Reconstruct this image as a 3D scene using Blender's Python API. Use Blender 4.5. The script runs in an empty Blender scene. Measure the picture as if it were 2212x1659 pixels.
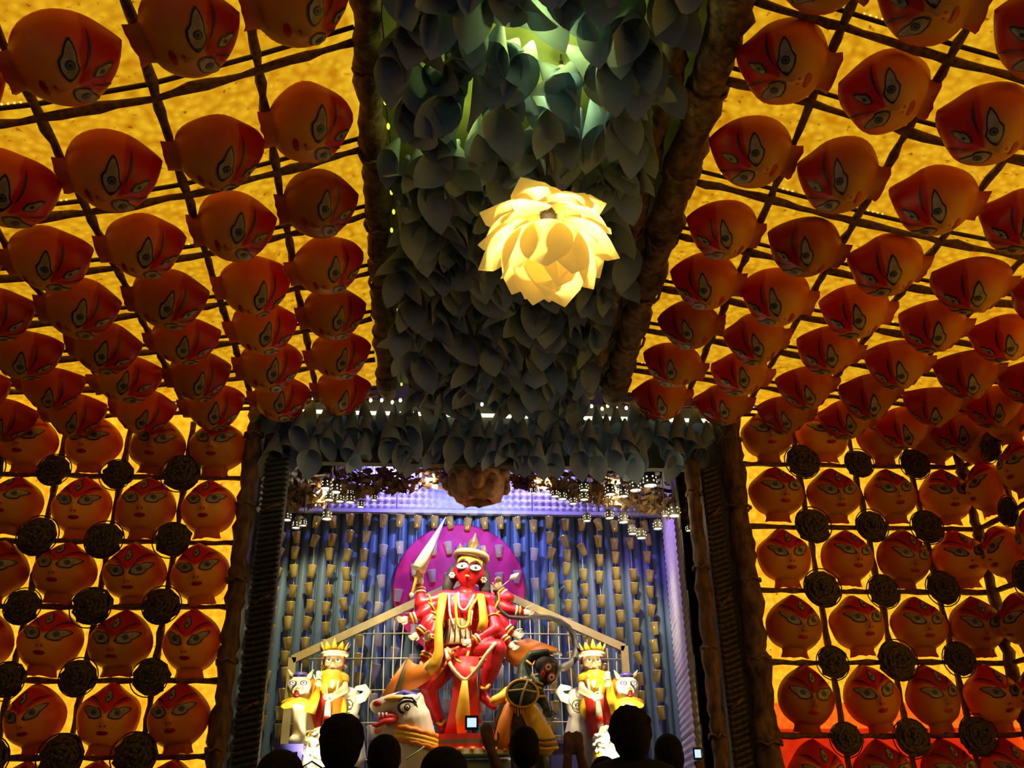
import bpy, bmesh, math, random
from mathutils import Vector, Matrix
random.seed(7)
SC = bpy.context.scene
COL = SC.collection

# ------------------------------------------------------------------ camera
F = 1900.0
CAM = Vector((0.0, 0.0, 1.25))
_u = Vector((1053 - 1106, -3060 - 829, F)).normalized()
_d = Vector((920 - 1106, 1980 - 829, F)).normalized()
_a = (_d - _d.dot(_u) * _u).normalized()
_x = _a.cross(_u)
RW = Matrix((_x, _a, _u))                     # camera (right, down, forward) -> world
cam_data = bpy.data.cameras.new('camera')
cam_data.sensor_width = 36.0
cam_data.lens = 36.0 * F / 2212.0
cam_data.clip_end = 100
cam = bpy.data.objects.new('camera', cam_data)
COL.objects.link(cam)
_m = Matrix((RW.col[0], -RW.col[1], -RW.col[2])).transposed().to_4x4()
_m.translation = CAM
cam.matrix_world = _m
SC.camera = cam

# ------------------------------------------------------------------ world, exposure
w = bpy.data.worlds.new('world'); SC.world = w; w.use_nodes = True
w.node_tree.nodes['Background'].inputs[0].default_value = (0.62, 0.72, 1.0, 1)
w.node_tree.nodes['Background'].inputs[1].default_value = 0.085
vs = SC.view_settings
vs.view_transform = 'Standard'; vs.look = 'None'; vs.exposure = 0.0; vs.gamma = 1.0
vs.use_curve_mapping = False
SC.cycles.use_denoising = True
SC.cycles.sample_clamp_indirect = 4.0
SC.cycles.max_bounces = 4
SC.cycles.diffuse_bounces = 2
SC.cycles.glossy_bounces = 2
SC.cycles.transmission_bounces = 3
SC.cycles.use_adaptive_sampling = True
SC.cycles.adaptive_threshold = 0.04
SC.cycles.caustics_reflective = False
SC.cycles.caustics_refractive = False

# light levels in one place
PANEL_CEIL = 0.80
PANEL_WALL = 1.05
LAMP_W = 620.0
SPOT_W = 560.0
VIOLET_W = 150.0

# ------------------------------------------------------------------ helpers
def ray(x, y):
    return RW @ Vector((x - 1106, y - 829.5, F))
def P(x, y, Y):
    r = ray(x, y)
    return CAM + r * ((Y - CAM.y) / r.y)
ORD = ['zeroth', 'first', 'second', 'third', 'fourth', 'fifth', 'sixth', 'seventh', 'eighth', 'ninth', 'tenth', 'eleventh', 'twelfth',
       'thirteenth', 'fourteenth', 'fifteenth', 'sixteenth', 'seventeenth', 'eighteenth', 'nineteenth', 'twentieth', 'twenty-first',
       'twenty-second', 'twenty-third', 'twenty-fourth', 'twenty-fifth', 'twenty-sixth']
V = Vector

class MB:
    def __init__(s): s.v = []; s.f = []; s.m = []; s.mi = 0
    def add(s, vs, fs):
        b = len(s.v); s.v.extend([tuple(q) for q in vs])
        for f in fs: s.f.append([i + b for i in f]); s.m.append(s.mi)
        return s
    def tube(s, pts, rad, seg=10, caps=True, twist=None, flat=1.0, closed=False):
        pts = [V(p) for p in pts]; n = len(pts)
        if not hasattr(rad, '__len__'): rad = [rad] * n
        vs = []; prev = None; L = 0
        for i, p in enumerate(pts):
            if closed: t = pts[(i + 1) % n] - pts[i - 1]
            else: t = pts[min(i + 1, n - 1)] - pts[max(i - 1, 0)]
            t = t.normalized() if t.length > 1e-9 else V((0, 0, 1))
            if prev is None:
                a = V((0, 0, 1)) if abs(t.z) < .9 else V((0, 1, 0))
                nx = t.cross(a).normalized()
            else:
                nx = (prev - prev.dot(t) * t)
                nx = nx.normalized() if nx.length > 1e-6 else t.orthogonal().normalized()
            prev = nx; ny = t.cross(nx)
            if i: L += (pts[i] - pts[i - 1]).length
            for k in range(seg):
                a = 2 * math.pi * k / seg; r = rad[i]
                if twist: r *= 1 + twist[1] * math.cos(2 * (a - L * twist[0]))
                vs.append(p + nx * (r * math.cos(a)) + ny * (r * flat * math.sin(a)))
        fs = []
        for i in range(n if closed else n - 1):
            for k in range(seg):
                a = i * seg + k; b = i * seg + (k + 1) % seg; j = ((i + 1) % n) * seg
                fs.append([a, b, j + (k + 1) % seg, j + k])
        if caps and not closed:
            fs.append(list(range(seg))[::-1]); fs.append([(n - 1) * seg + k for k in range(seg)])
        return s.add(vs, fs)
    def cap_tube(s, pts, rad, seg=10):
        """tube with rounded ends"""
        pts = [V(p) for p in pts]
        if not hasattr(rad, '__len__'): rad = [rad] * len(pts)
        a = (pts[0] - pts[1]).normalized() * rad[0]; b = (pts[-1] - pts[-2]).normalized() * rad[-1]
        q = [pts[0] + a, pts[0] + a * .7] + pts + [pts[-1] + b * .7, pts[-1] + b]
        r = [rad[0] * .15, rad[0] * .7] + list(rad) + [rad[-1] * .7, rad[-1] * .15]
        return s.tube(q, r, seg)
    def ell(s, c, r, seg=14, rings=9, rot=None):
        c = V(c); r = (r, r, r) if not hasattr(r, '__len__') else r
        vs = []; fs = []
        for i in range(rings + 1):
            t = math.pi * i / rings
            for k in range(seg):
                a = 2 * math.pi * k / seg
                q = V((r[0] * math.sin(t) * math.cos(a), r[1] * math.sin(t) * math.sin(a), r[2] * math.cos(t)))
                if rot is not None: q = rot @ q
                vs.append(c + q)
        for i in range(rings):
            for k in range(seg):
                fs.append([i * seg + k, (i + 1) * seg + k, (i + 1) * seg + (k + 1) % seg, i * seg + (k + 1) % seg])
        return s.add(vs, fs)
    def box(s, lo, hi):
        x0, y0, z0 = lo; x1, y1, z1 = hi
        vs = [(x0, y0, z0), (x1, y0, z0), (x1, y1, z0), (x0, y1, z0), (x0, y0, z1), (x1, y0, z1), (x1, y1, z1), (x0, y1, z1)]
        return s.add(vs, [[3, 2, 1, 0], [4, 5, 6, 7], [0, 1, 5, 4], [1, 2, 6, 5], [2, 3, 7, 6], [3, 0, 4, 7]])
    def beam(s, a, b, wx, wy):
        """square bar from a to b"""
        a = V(a); b = V(b); t = (b - a).normalized()
        n1 = t.cross(V((0, 1, 0)));  n1 = n1.normalized() if n1.length > .05 else V((1, 0, 0)); n2 = t.cross(n1).normalized()
        vs = [p + n1 * (sx * wx) + n2 * (sy * wy) for p in (a, b) for sx, sy in ((-1, -1), (1, -1), (1, 1), (-1, 1))]
        return s.add(vs, [[3, 2, 1, 0], [4, 5, 6, 7], [0, 1, 5, 4], [1, 2, 6, 5], [2, 3, 7, 6], [3, 0, 4, 7]])
    def lathe(s, prof, c=(0, 0, 0), seg=16, rot=None, sx=1, sy=1):
        vs = []; fs = []; n = len(prof)
        for r, z in prof:
            for k in range(seg):
                a = 2 * math.pi * k / seg
                q = V((r * math.cos(a) * sx, r * math.sin(a) * sy, z))
                if rot is not None: q = rot @ q
                vs.append(V(c) + q)
        for i in range(n - 1):
            for k in range(seg):
                fs.append([i * seg + k, i * seg + (k + 1) % seg, (i + 1) * seg + (k + 1) % seg, (i + 1) * seg + k])
        return s.add(vs, fs)
    def ribbon(s, pairs, thick=.012, nrm=None):
        """a cloth strip with thickness through pairs of edge points"""
        n = len(pairs); vs = []; fs = []
        for i, (a, b) in enumerate(pairs):
            a = V(a); b = V(b)
            j0 = max(i - 1, 0); j1 = min(i + 1, n - 1)
            t = (V(pairs[j1][0]) + V(pairs[j1][1])) - (V(pairs[j0][0]) + V(pairs[j0][1]))
            nn = nrm if nrm is not None else t.cross(b - a)
            nn = nn.normalized() * thick / 2
            m = (a + b) / 2 + nn * 2.5
            m2 = (a + b) / 2 - nn * .5
            vs += [a + nn, m + nn * 0, b + nn, b - nn, m2, a - nn]
        for i in range(n - 1):
            for k in range(6):
                a = i * 6 + k; b = i * 6 + (k + 1) % 6
                fs.append([a, b, b + 6, a + 6])
        fs.append([5, 4, 3, 2, 1, 0]); e = (n - 1) * 6; fs.append([e + k for k in range(6)])
        return s.add(vs, fs)
    def mesh(s, name, mats, smooth=True, org=(0, 0, 0)):
        me = bpy.data.meshes.new(name); o = V(org)
        me.from_pydata([tuple(V(q) - o) for q in s.v], [], s.f)
        if not isinstance(mats, (list, tuple)): mats = [mats]
        for m in mats: me.materials.append(m)
        if len(mats) > 1: me.polygons.foreach_set('material_index', s.m)
        if smooth: me.polygons.foreach_set('use_smooth', [True] * len(me.polygons))
        me.update()
        bm = bmesh.new(); bm.from_mesh(me); bmesh.ops.recalc_face_normals(bm, faces=bm.faces); bm.to_mesh(me); bm.free()
        return me
    def build(s, name, mats, parent=None, smooth=True):
        """one mesh object; with a parent the points are given in world space and stored about the parent's origin"""
        org = parent_world(parent) if parent else V((0, 0, 0))
        o = bpy.data.objects.new(name, s.mesh(name, mats, smooth, org))
        COL.objects.link(o)
        if parent: o.parent = parent
        else: recentre(o)
        return o

def parent_world(p):
    q = V((0, 0, 0))
    while p is not None: q += p.location; p = p.parent
    return q
def recentre(o):
    """put a free-standing mesh's origin at its base centre"""
    vs = [v.co for v in o.data.vertices]
    c = V(((min(v.x for v in vs) + max(v.x for v in vs)) / 2, (min(v.y for v in vs) + max(v.y for v in vs)) / 2, min(v.z for v in vs)))
    o.data.transform(Matrix.Translation(-c)); o.location = c
def tag(o, label=None, cat=None, group=None, kind=None):
    if label: o['label'] = label
    if cat: o['category'] = cat
    if group: o['group'] = group
    if kind: o['kind'] = kind
    return o
def thing(name, label, cat, loc=(0, 0, 0), group=None):
    o = bpy.data.objects.new(name, None); COL.objects.link(o); o.location = loc
    o.empty_display_size = .1
    return tag(o, label, cat, group)
def inst(name, me, parent, loc=(0, 0, 0), rot=None):
    o = bpy.data.objects.new(name, me); COL.objects.link(o); o.parent = parent; o.location = loc
    if rot is not None: o.rotation_euler = rot
    return o
def remesh(o, vox, it=2):
    m = o.modifiers.new('fuse', 'REMESH'); m.mode = 'VOXEL'; m.voxel_size = vox; m.use_smooth_shade = True
    if it:
        s = o.modifiers.new('soften', 'SMOOTH'); s.factor = .5; s.iterations = it
    return o

# ------------------------------------------------------------------ materials
def newmat(name):
    m = bpy.data.materials.new(name); m.use_nodes = True
    nt = m.node_tree; nt.nodes.clear()
    out = nt.nodes.new('ShaderNodeOutputMaterial')
    return m, nt, out
def N(nt, t, **kw):
    n = nt.nodes.new(t)
    for k, v in kw.items(): setattr(n, k, v)
    return n
def mat(name, c1, c2=None, scale=8.0, rough=.6, bump=0.0, metal=0.0, trans=0.0, emit=0.0, spec=.5, detail=4.0, transmission=0.0, rand=0.0, stretch=(1, 1, 1)):
    m, nt, out = newmat(name); L = nt.links
    b = N(nt, 'ShaderNodeBsdfPrincipled')
    b.inputs['Roughness'].default_value = rough; b.inputs['Metallic'].default_value = metal
    b.inputs['Specular IOR Level'].default_value = spec
    b.inputs['Transmission Weight'].default_value = transmission
    c2 = c2 or tuple(x * .75 for x in c1)
    tc = N(nt, 'ShaderNodeTexCoord'); mp = N(nt, 'ShaderNodeMapping'); mp.inputs['Scale'].default_value = stretch
    nz = N(nt, 'ShaderNodeTexNoise'); nz.inputs['Scale'].default_value = scale; nz.inputs['Detail'].default_value = detail
    rp = N(nt, 'ShaderNodeValToRGB')
    rp.color_ramp.elements[0].position = .35; rp.color_ramp.elements[1].position = .65
    rp.color_ramp.elements[0].color = (*c2, 1); rp.color_ramp.elements[1].color = (*c1, 1)
    L.new(tc.outputs['Object'], mp.inputs['Vector']); L.new(mp.outputs[0], nz.inputs['Vector']); L.new(nz.outputs['Fac'], rp.inputs['Fac'])
    col = rp.outputs['Color']
    if rand:
        oi = N(nt, 'ShaderNodeObjectInfo'); mr = N(nt, 'ShaderNodeMapRange'); hs = N(nt, 'ShaderNodeHueSaturation')
        mr.inputs['To Min'].default_value = 1 - rand; mr.inputs['To Max'].default_value = 1 + rand
        L.new(oi.outputs['Random'], mr.inputs['Value']); L.new(mr.outputs[0], hs.inputs['Value']); L.new(col, hs.inputs['Color']); col = hs.outputs['Color']
    L.new(col, b.inputs['Base Color'])
    if bump:
        bp = N(nt, 'ShaderNodeBump'); bp.inputs['Strength'].default_value = bump; bp.inputs['Distance'].default_value = .02
        L.new(nz.outputs['Fac'], bp.inputs['Height']); L.new(bp.outputs[0], b.inputs['Normal'])
    if emit:
        L.new(col, b.inputs['Emission Color']); b.inputs['Emission Strength'].default_value = emit
    sh = b.outputs[0]
    if trans:
        t = N(nt, 'ShaderNodeBsdfTranslucent'); mx = N(nt, 'ShaderNodeMixShader'); mx.inputs[0].default_value = trans
        L.new(col, t.inputs['Color']); L.new(sh, mx.inputs[1]); L.new(t.outputs[0], mx.inputs[2]); sh = mx.outputs[0]
    L.new(sh, out.inputs[0])
    return m
def glow(name, c, s, sampled=False):
    m, nt, out = newmat(name); e = N(nt, 'ShaderNodeEmission'); e.inputs[0].default_value = (*c, 1); e.inputs[1].default_value = s
    nt.links.new(e.outputs[0], out.inputs[0])
    if not sampled: m.cycles.emission_sampling = 'NONE'
    return m
def straw_panel(name, c_hi, c_lo, strength):
    """thin straw-flecked paper lit from behind: the whole sheet gives off light, the flecks hold it back"""
    m, nt, out = newmat(name); L = nt.links
    tc = N(nt, 'ShaderNodeTexCoord')
    nz = N(nt, 'ShaderNodeTexNoise'); nz.inputs['Scale'].default_value = 9; nz.inputs['Detail'].default_value = 6
    vo = N(nt, 'ShaderNodeTexVoronoi'); vo.inputs['Scale'].default_value = 19; vo.feature = 'SMOOTH_F1'
    mixv = N(nt, 'ShaderNodeVectorMath', operation='MULTIPLY_ADD')
    mixv.inputs[1].default_value = (.04, .04, .04)
    L.new(nz.outputs['Color'], mixv.inputs[0]); L.new(tc.outputs['Object'], mixv.inputs[2]); L.new(mixv.outputs[0], vo.inputs['Vector'])
    L.new(tc.outputs['Object'], nz.inputs['Vector'])
    rp = N(nt, 'ShaderNodeValToRGB'); e = rp.color_ramp.elements
    e[0].position = .1; e[0].color = (*c_hi, 1); e[1].position = .75; e[1].color = (*c_lo, 1)
    L.new(vo.outputs['Distance'], rp.inputs['Fac'])
    n2 = N(nt, 'ShaderNodeTexNoise'); n2.inputs['Scale'].default_value = 22; n2.inputs['Detail'].default_value = 3
    L.new(tc.outputs['Object'], n2.inputs['Vector'])
    r2 = N(nt, 'ShaderNodeValToRGB'); r2.color_ramp.elements[0].position = .64; r2.color_ramp.elements[0].color = (1, 1, 1, 1)
    r2.color_ramp.elements[1].position = .74; r2.color_ramp.elements[1].color = (.35, .22, .1, 1)
    L.new(n2.outputs['Fac'], r2.inputs['Fac'])
    mu = N(nt, 'ShaderNodeMix', data_type='RGBA', blend_type='MULTIPLY'); mu.inputs[0].default_value = 1
    L.new(rp.outputs[0], mu.inputs[6]); L.new(r2.outputs[0], mu.inputs[7])
    em = N(nt, 'ShaderNodeEmission'); em.inputs[1].default_value = strength
    L.new(mu.outputs[2], em.inputs[0])
    df = N(nt, 'ShaderNodeBsdfDiffuse'); df.inputs[0].default_value = (.5, .35, .12, 1)
    ad = N(nt, 'ShaderNodeAddShader'); L.new(em.outputs[0], ad.inputs[0]); L.new(df.outputs[0], ad.inputs[1])
    L.new(ad.outputs[0], out.inputs[0])
    return m
def mask_paint(name, face, rim, red, trans=.16):
    """painted papier-mache: ochre face, orange towards the rim, a red V over brow and crown"""
    m, nt, out = newmat(name); L = nt.links
    tc = N(nt, 'ShaderNodeTexCoord'); sp = N(nt, 'ShaderNodeSeparateXYZ'); L.new(tc.outputs['Object'], sp.inputs[0])
    nz = N(nt, 'ShaderNodeTexNoise'); nz.inputs['Scale'].default_value = 7; nz.inputs['Detail'].default_value = 5
    oi = N(nt, 'ShaderNodeObjectInfo')
    off = N(nt, 'ShaderNodeVectorMath', operation='ADD'); L.new(tc.outputs['Object'], off.inputs[0])
    sc = N(nt, 'ShaderNodeMath', operation='MULTIPLY'); sc.inputs[1].default_value = 37; L.new(oi.outputs['Random'], sc.inputs[0]); L.new(sc.outputs[0], off.inputs[1])
    L.new(off.outputs[0], nz.inputs['Vector'])
    def math_(op, a, b=None, c=None):
        n = N(nt, 'ShaderNodeMath', operation=op)
        for i, q in enumerate((a, b, c)):
            if q is None: continue
            if isinstance(q, (int, float)): n.inputs[i].default_value = q
            else: L.new(q, n.inputs[i])
        return n.outputs[0]
    ax = math_('ABSOLUTE', sp.outputs[0])
    r2 = math_('SQRT', math_('ADD', math_('MULTIPLY', sp.outputs[0], sp.outputs[0]), math_('MULTIPLY', math_('ADD', sp.outputs[1], .06), math_('ADD', sp.outputs[1], .06))))
    rf = math_('ADD', r2, math_('MULTIPLY', math_('SUBTRACT', nz.outputs['Fac'], .5), .16))
    mr = N(nt, 'ShaderNodeMapRange'); mr.interpolation_type = 'SMOOTHSTEP'; mr.inputs[1].default_value = .10; mr.inputs[2].default_value = .27; L.new(rf, mr.inputs[0])
    mx1 = N(nt, 'ShaderNodeMix', data_type='RGBA'); L.new(mr.outputs[0], mx1.inputs[0]); mx1.inputs[6].default_value = (*face, 1); mx1.inputs[7].default_value = (*rim, 1)
    vv = math_('SUBTRACT', math_('SUBTRACT', sp.outputs[1], math_('MULTIPLY', ax, .62)), .015)
    vv = math_('ADD', vv, math_('MULTIPLY', math_('SUBTRACT', nz.outputs['Fac'], .5), .07))
    m2 = N(nt, 'ShaderNodeMapRange'); m2.interpolation_type = 'SMOOTHSTEP'; m2.inputs[1].default_value = -.008; m2.inputs[2].default_value = .02; L.new(vv, m2.inputs[0])
    mx2 = N(nt, 'ShaderNodeMix', data_type='RGBA'); L.new(m2.outputs[0], mx2.inputs[0]); L.new(mx1.outputs[2], mx2.inputs[6]); mx2.inputs[7].default_value = (*red, 1)
    hs = N(nt, 'ShaderNodeHueSaturation'); mv = N(nt, 'ShaderNodeMapRange'); mv.inputs[3].default_value = .65; mv.inputs[4].default_value = 1.2
    L.new(oi.outputs['Random'], mv.inputs[0]); L.new(mv.outputs[0], hs.inputs['Value']); L.new(mx2.outputs[2], hs.inputs['Color'])
    b = N(nt, 'ShaderNodeBsdfPrincipled'); b.inputs['Roughness'].default_value = .42; b.inputs['Specular IOR Level'].default_value = .35
    L.new(hs.outputs[0], b.inputs['Base Color'])
    bp = N(nt, 'ShaderNodeBump'); bp.inputs['Strength'].default_value = .25; bp.inputs['Distance'].default_value = .01; L.new(nz.outputs['Fac'], bp.inputs['Height']); L.new(bp.outputs[0], b.inputs['Normal'])
    t = N(nt, 'ShaderNodeBsdfTranslucent'); L.new(hs.outputs[0], t.inputs[0])
    ms = N(nt, 'ShaderNodeMixShader'); ms.inputs[0].default_value = trans
    L.new(b.outputs[0], ms.inputs[1]); L.new(t.outputs[0], ms.inputs[2]); L.new(ms.outputs[0], out.inputs[0])
    return m

M = {}
M['panel_back'] = mat('panel_back', (.12, .1, .07), rough=.9)
M['panel'] = straw_panel('backlit_straw_yellow', (1.0, .58, .018), (.62, .25, .002), PANEL_CEIL)
M['panel_wall'] = straw_panel('backlit_straw_bright', (1.0, .64, .03), (.95, .34, .006), PANEL_WALL)
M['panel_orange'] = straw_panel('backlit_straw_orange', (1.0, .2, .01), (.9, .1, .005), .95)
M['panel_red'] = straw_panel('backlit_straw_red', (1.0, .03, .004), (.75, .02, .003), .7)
M['mask'] = mask_paint('painted_mask', (.60, .27, .04), (.62, .085, .007), (.46, .006, .004), .11)
M['mask_dark'] = mask_paint('painted_mask_deep', (.54, .20, .03), (.55, .06, .007), (.40, .005, .007), .11)
M['eye_white'] = mat('eye_white', (.46, .42, .31), (.30, .20, .10), 16, .5, trans=.08)
M['ink'] = mat('black_ink', (.02, .02, .025), rough=.5)
M['iris'] = mat('iris_blue_grey', (.12, .14, .18), rough=.4)
M['lips'] = mat('lip_red', (.5, .01, .01), rough=.45)
M['rope'] = mat('straw_rope', (.23, .12, .06), (.09, .045, .025), 30, .8, .5)
M['rod'] = mat('dark_rod', (.05, .025, .018), (.025, .012, .01), 20, .6)
M['bark'] = mat('rough_bark', (.20, .11, .06), (.06, .03, .02), 18, .85, 1.0, stretch=(1, 1, .4))
M['coil'] = mat('coiled_straw', (.13, .09, .055), (.035, .025, .018), 45, .45, 1.0)
M['paper'] = mat('grey_blue_paper', (.24, .32, .46), (.19, .26, .38), 3, .75, trans=.25, rand=.18)
M['backing'] = mat('pale_green_backing', (.24, .25, .07), (.14, .15, .04), 4, .8)
M['weave'] = mat('dark_weave', (.05, .055, .06), (.02, .022, .026), 40, .6, .5)
M['weave_brown'] = mat('dark_weave_brown', (.09, .06, .045), (.03, .022, .02), 40, .6, .5)
M['cap'] = mat('unlit_concrete', (.1, .09, .08), rough=.9)
M['led_red'] = glow('led_amber', (1.0, .16, .03), 6)
M['backing_glow_lime'] = glow('backing_glow_lime', (.55, .75, .05), 1.6)
M['led_white'] = glow('led_warm_white', (1.0, .92, .45), 5)
# ================================================================== THE HALL
YB = 8.0
# nodes of the two sloping ceiling sides: x and z at the stage wall and near the viewer
LXB = [-.62, -1.2, -1.8, -2.42, -3.0, -3.62, -4.25, -4.85]; LXF = [-.56, -1.09, -1.62, -2.2, -2.76, -3.32, -3.9, -4.85]
LZB = [5.02, 4.94, 4.85, 4.79, 4.74, 4.70, 4.66, 4.62]; LZF = [5.39, 5.12, 4.87, 4.68, 4.55, 4.46, 4.4, 4.36]
RXB = [1.87, 2.48, 3.1, 3.72, 4.33, 4.93, 5.36]; RXF = [1.73, 2.26, 2.85, 3.45, 4.04, 4.62, 5.36]
RZB = [5.02, 4.97, 4.91, 4.86, 4.82, 4.78, 4.75]; RZF = [5.38, 5.22, 5.03, 4.86, 4.73, 4.63, 4.56]
LY = [2.2, 3.0, 3.85, 4.71, 5.37, 6.05, 6.68, 7.32, 7.98]
RY = [2.0, 2.7, 3.42, 3.98, 4.86, 5.45, 6.11, 6.72, 7.39, 7.98]
def node(side, k, Y):
    if side == 'L': t = (8 - Y) / 4.15; return V((LXB[k] + (LXF[k] - LXB[k]) * t, Y, LZB[k] + (LZF[k] - LZB[k]) * t))
    t = (8 - Y) / 4.02; return V((RXB[k] + (RXF[k] - RXB[k]) * t, Y, RZB[k] + (RZF[k] - RZB[k]) * t))
def ridge(Y): return 5.02 + (8 - Y) * .089

def struct(name, mb, m, smooth=False):
    o = mb.build(name, m, None, smooth); o['kind'] = 'structure'; return o
struct('floor', MB().box((-5.6, -2.5, -.1), (6.2, 11.2, 0)), M['cap'])
# ceiling sheets above the lattice
def ceil_sheet(name, side, ks, ys):
    mb = MB(); up = .17
    idx = {}
    vs = []
    for j, Y in enumerate(ys):
        for k in range(ks):
            for h in (0, .03):
                idx[(j, k, h > 0)] = len(vs); vs.append(node(side, k, Y) + V((0, 0, up + h)))
    fs = []; mi = []
    n = len(ys)
    for j in range(n - 1):
        for k in range(ks - 1):
            for h in (False, True):
                fs.append([idx[(j, k, h)], idx[(j, k + 1, h)], idx[(j + 1, k + 1, h)], idx[(j + 1, k, h)]]); mi.append(1 if h else 0)
    for j in range(n - 1):
        for k in (0, ks - 1): fs.append([idx[(j, k, False)], idx[(j + 1, k, False)], idx[(j + 1, k, True)], idx[(j, k, True)]])
    for k in range(ks - 1):
        for j in (0, n - 1): fs.append([idx[(j, k, False)], idx[(j, k + 1, False)], idx[(j, k + 1, True)], idx[(j, k, True)]])
    mb.add(vs, fs); mb.m = mi + [1] * (len(fs) - len(mi))
    return struct(name, mb, [M['panel'], M['panel_back']])
ceil_sheet('ceiling_left', 'L', 8, [1.4] + LY[:-1] + [8.12])
ceil_sheet('ceiling_right', 'R', 7, [1.4] + RY[:-1] + [8.12])
mb = MB()
ys = (1.4, 8.12)
c = [V((x, y, ridge(y) + .2 + h)) for h in (0, .03) for y in ys for x in (-.7, 1.95)]
mb.add(c, [[0, 1, 3, 2], [4, 6, 7, 5], [0, 4, 5, 1], [2, 3, 7, 6], [0, 2, 6, 4], [1, 5, 7, 3]])
struct('ceiling_centre', mb, M['backing'])
# stage wall either side of the opening, side walls
def lit_box(name, lo, hi, m, face):
    mb = MB().box(lo, hi); mb.m = [0 if i == face else 1 for i in range(6)]; return struct(name, mb, [m, M['panel_back']])
lit_box('wall_back_left', (-4.9, 8.17, 0), (-1.8, 8.25, 4.95), M['panel_wall'], 2)
lit_box('wall_back_right', (2.95, 8.17, 2.12), (5.42, 8.25, 5.05), M['panel_wall'], 2)
lit_box('wall_back_right_blend', (2.95, 8.17, 1.9), (5.42, 8.25, 2.12), M['panel_orange'], 2)  # added strip; its orange glow imitates yellow backlight fading into red
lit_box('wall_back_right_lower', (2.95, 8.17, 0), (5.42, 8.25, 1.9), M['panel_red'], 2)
struct('wall_left', MB().box((-4.98, 1.4, 0), (-4.9, 8.25, 4.6)), M['cap'])
lit_box('wall_right', (5.42, 1.4, 0), (5.5, 8.25, 4.9), M['panel_wall'], 5)

SIDE = {'L': 'thin dark pillar', 'R': 'wide woven pillar'}
# ------------------------------------------------------------------ lattices
def rope_pts(pts, step=.12, wob=.006):
    out = []
    for a, b in zip(pts[:-1], pts[1:]):
        n = max(1, int((b - a).length / step))
        for i in range(n):
            q = a.lerp(b, i / n); out.append(q + V((random.uniform(-wob, wob), random.uniform(-wob, wob), random.uniform(-wob, wob))))
    out.append(pts[-1]); return out
def ceil_lattice(side, ks, ys):
    root = thing('rope_lattice', 'brown rope and rod lattice under the glowing ceiling beside the ' + ('thin dark pillar' if side == 'L' else 'wide woven pillar'), 'lattice', node(side, 3, 5.0))
    for k in range(1, ks):
        p = [node(side, k, y) for y in [1.5] + ys]
        rp = rope_pts(p, .1, .005)
        MB().tube(rp, [.026 * random.uniform(.85, 1.2) for _ in rp], 8, True, (14, .22)).build('long_bar', M['rope'], root)
    for y in ys:
        p = [node(side, k, y) + V((0, 0, -.02)) for k in range(ks)]
        rp = rope_pts(p, .09, .006)
        MB().tube(rp, [.024 * random.uniform(.85, 1.2) for _ in rp], 8, True, (26, .25)).build('cross_bar', M['rope'], root)
        q = [x + V((0, -.075, .035)) for x in p]
        MB().tube(q, .015, 6).build('cross_rod', M['rod'], root)
        mb = MB()
        for a, b in zip(q[:-1], q[1:]):
            if random.random() < .75:
                s0 = random.uniform(.05, .6)
                for i in range(random.randint(2, 7)):
                    mb.ell(a.lerp(b, min(s0 + i * .055, .97)) + V((0, -.014, .012)), .0075, 5, 3)
        if mb.v: tag(mb.build('light_string', M['led_red'], root), kind='stuff')
ceil_lattice('L', 8, LY); ceil_lattice('R', 7, RY)

LWX = [-4.12, -3.53, -2.95, -2.37]; LWZ = [4.12, 3.5, 2.92, 2.3, 1.7, 1.1, .5]
RWX = [3.62, 4.21, 4.8, 5.34]; RWZ = [4.37, 3.72, 3.1, 2.45, 1.83, 1.2, .6]
def wall_lattice(name_side, xs, zs, x0, x1, z1):
    Y = 8.06
    root = thing('rope_lattice', 'brown rope lattice on the glowing stage wall beside the ' + SIDE[name_side], 'lattice', ((x0 + x1) / 2, Y, 0))
    for x in xs:
        rp = rope_pts([V((x + .02, Y, 0)), V((x, Y, z1))], .1, .006)
        MB().tube(rp, [.027 * random.uniform(.85, 1.2) for _ in rp], 8, True, (14, .2)).build('upright_bar', M['rope'], root)
    for z in zs:
        rp = rope_pts([V((x0, Y - .03, z)), V((x1, Y - .03, z))], .1, .006)
        MB().tube(rp, [.024 * random.uniform(.85, 1.2) for _ in rp], 8, True, (20, .2)).build('cross_bar', M['rope'], root)
wall_lattice('L', LWX, LWZ, -4.85, -1.8, 4.7)
wall_lattice('R', RWX, RWZ, 2.95, 5.38, 4.75)
sroot = thing('rope_lattice', 'brown rope lattice on the glowing side wall in the hall corner', 'lattice', (5.36, 7.3, 0))
for y in (7.45, 6.85, 6.25, 5.65):
    rp = rope_pts([V((5.36, y, 0)), V((5.36, y, 4.7))], .12)
    MB().tube(rp, .026, 8, True, (14, .2)).build('upright_bar', M['rope'], sroot)
for z in RWZ:
    rp = rope_pts([V((5.34, 8.0, z)), V((5.34, 5.5, z))], .12)
    MB().tube(rp, .024, 8, True, (20, .2)).build('cross_bar', M['rope'], sroot)

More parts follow.
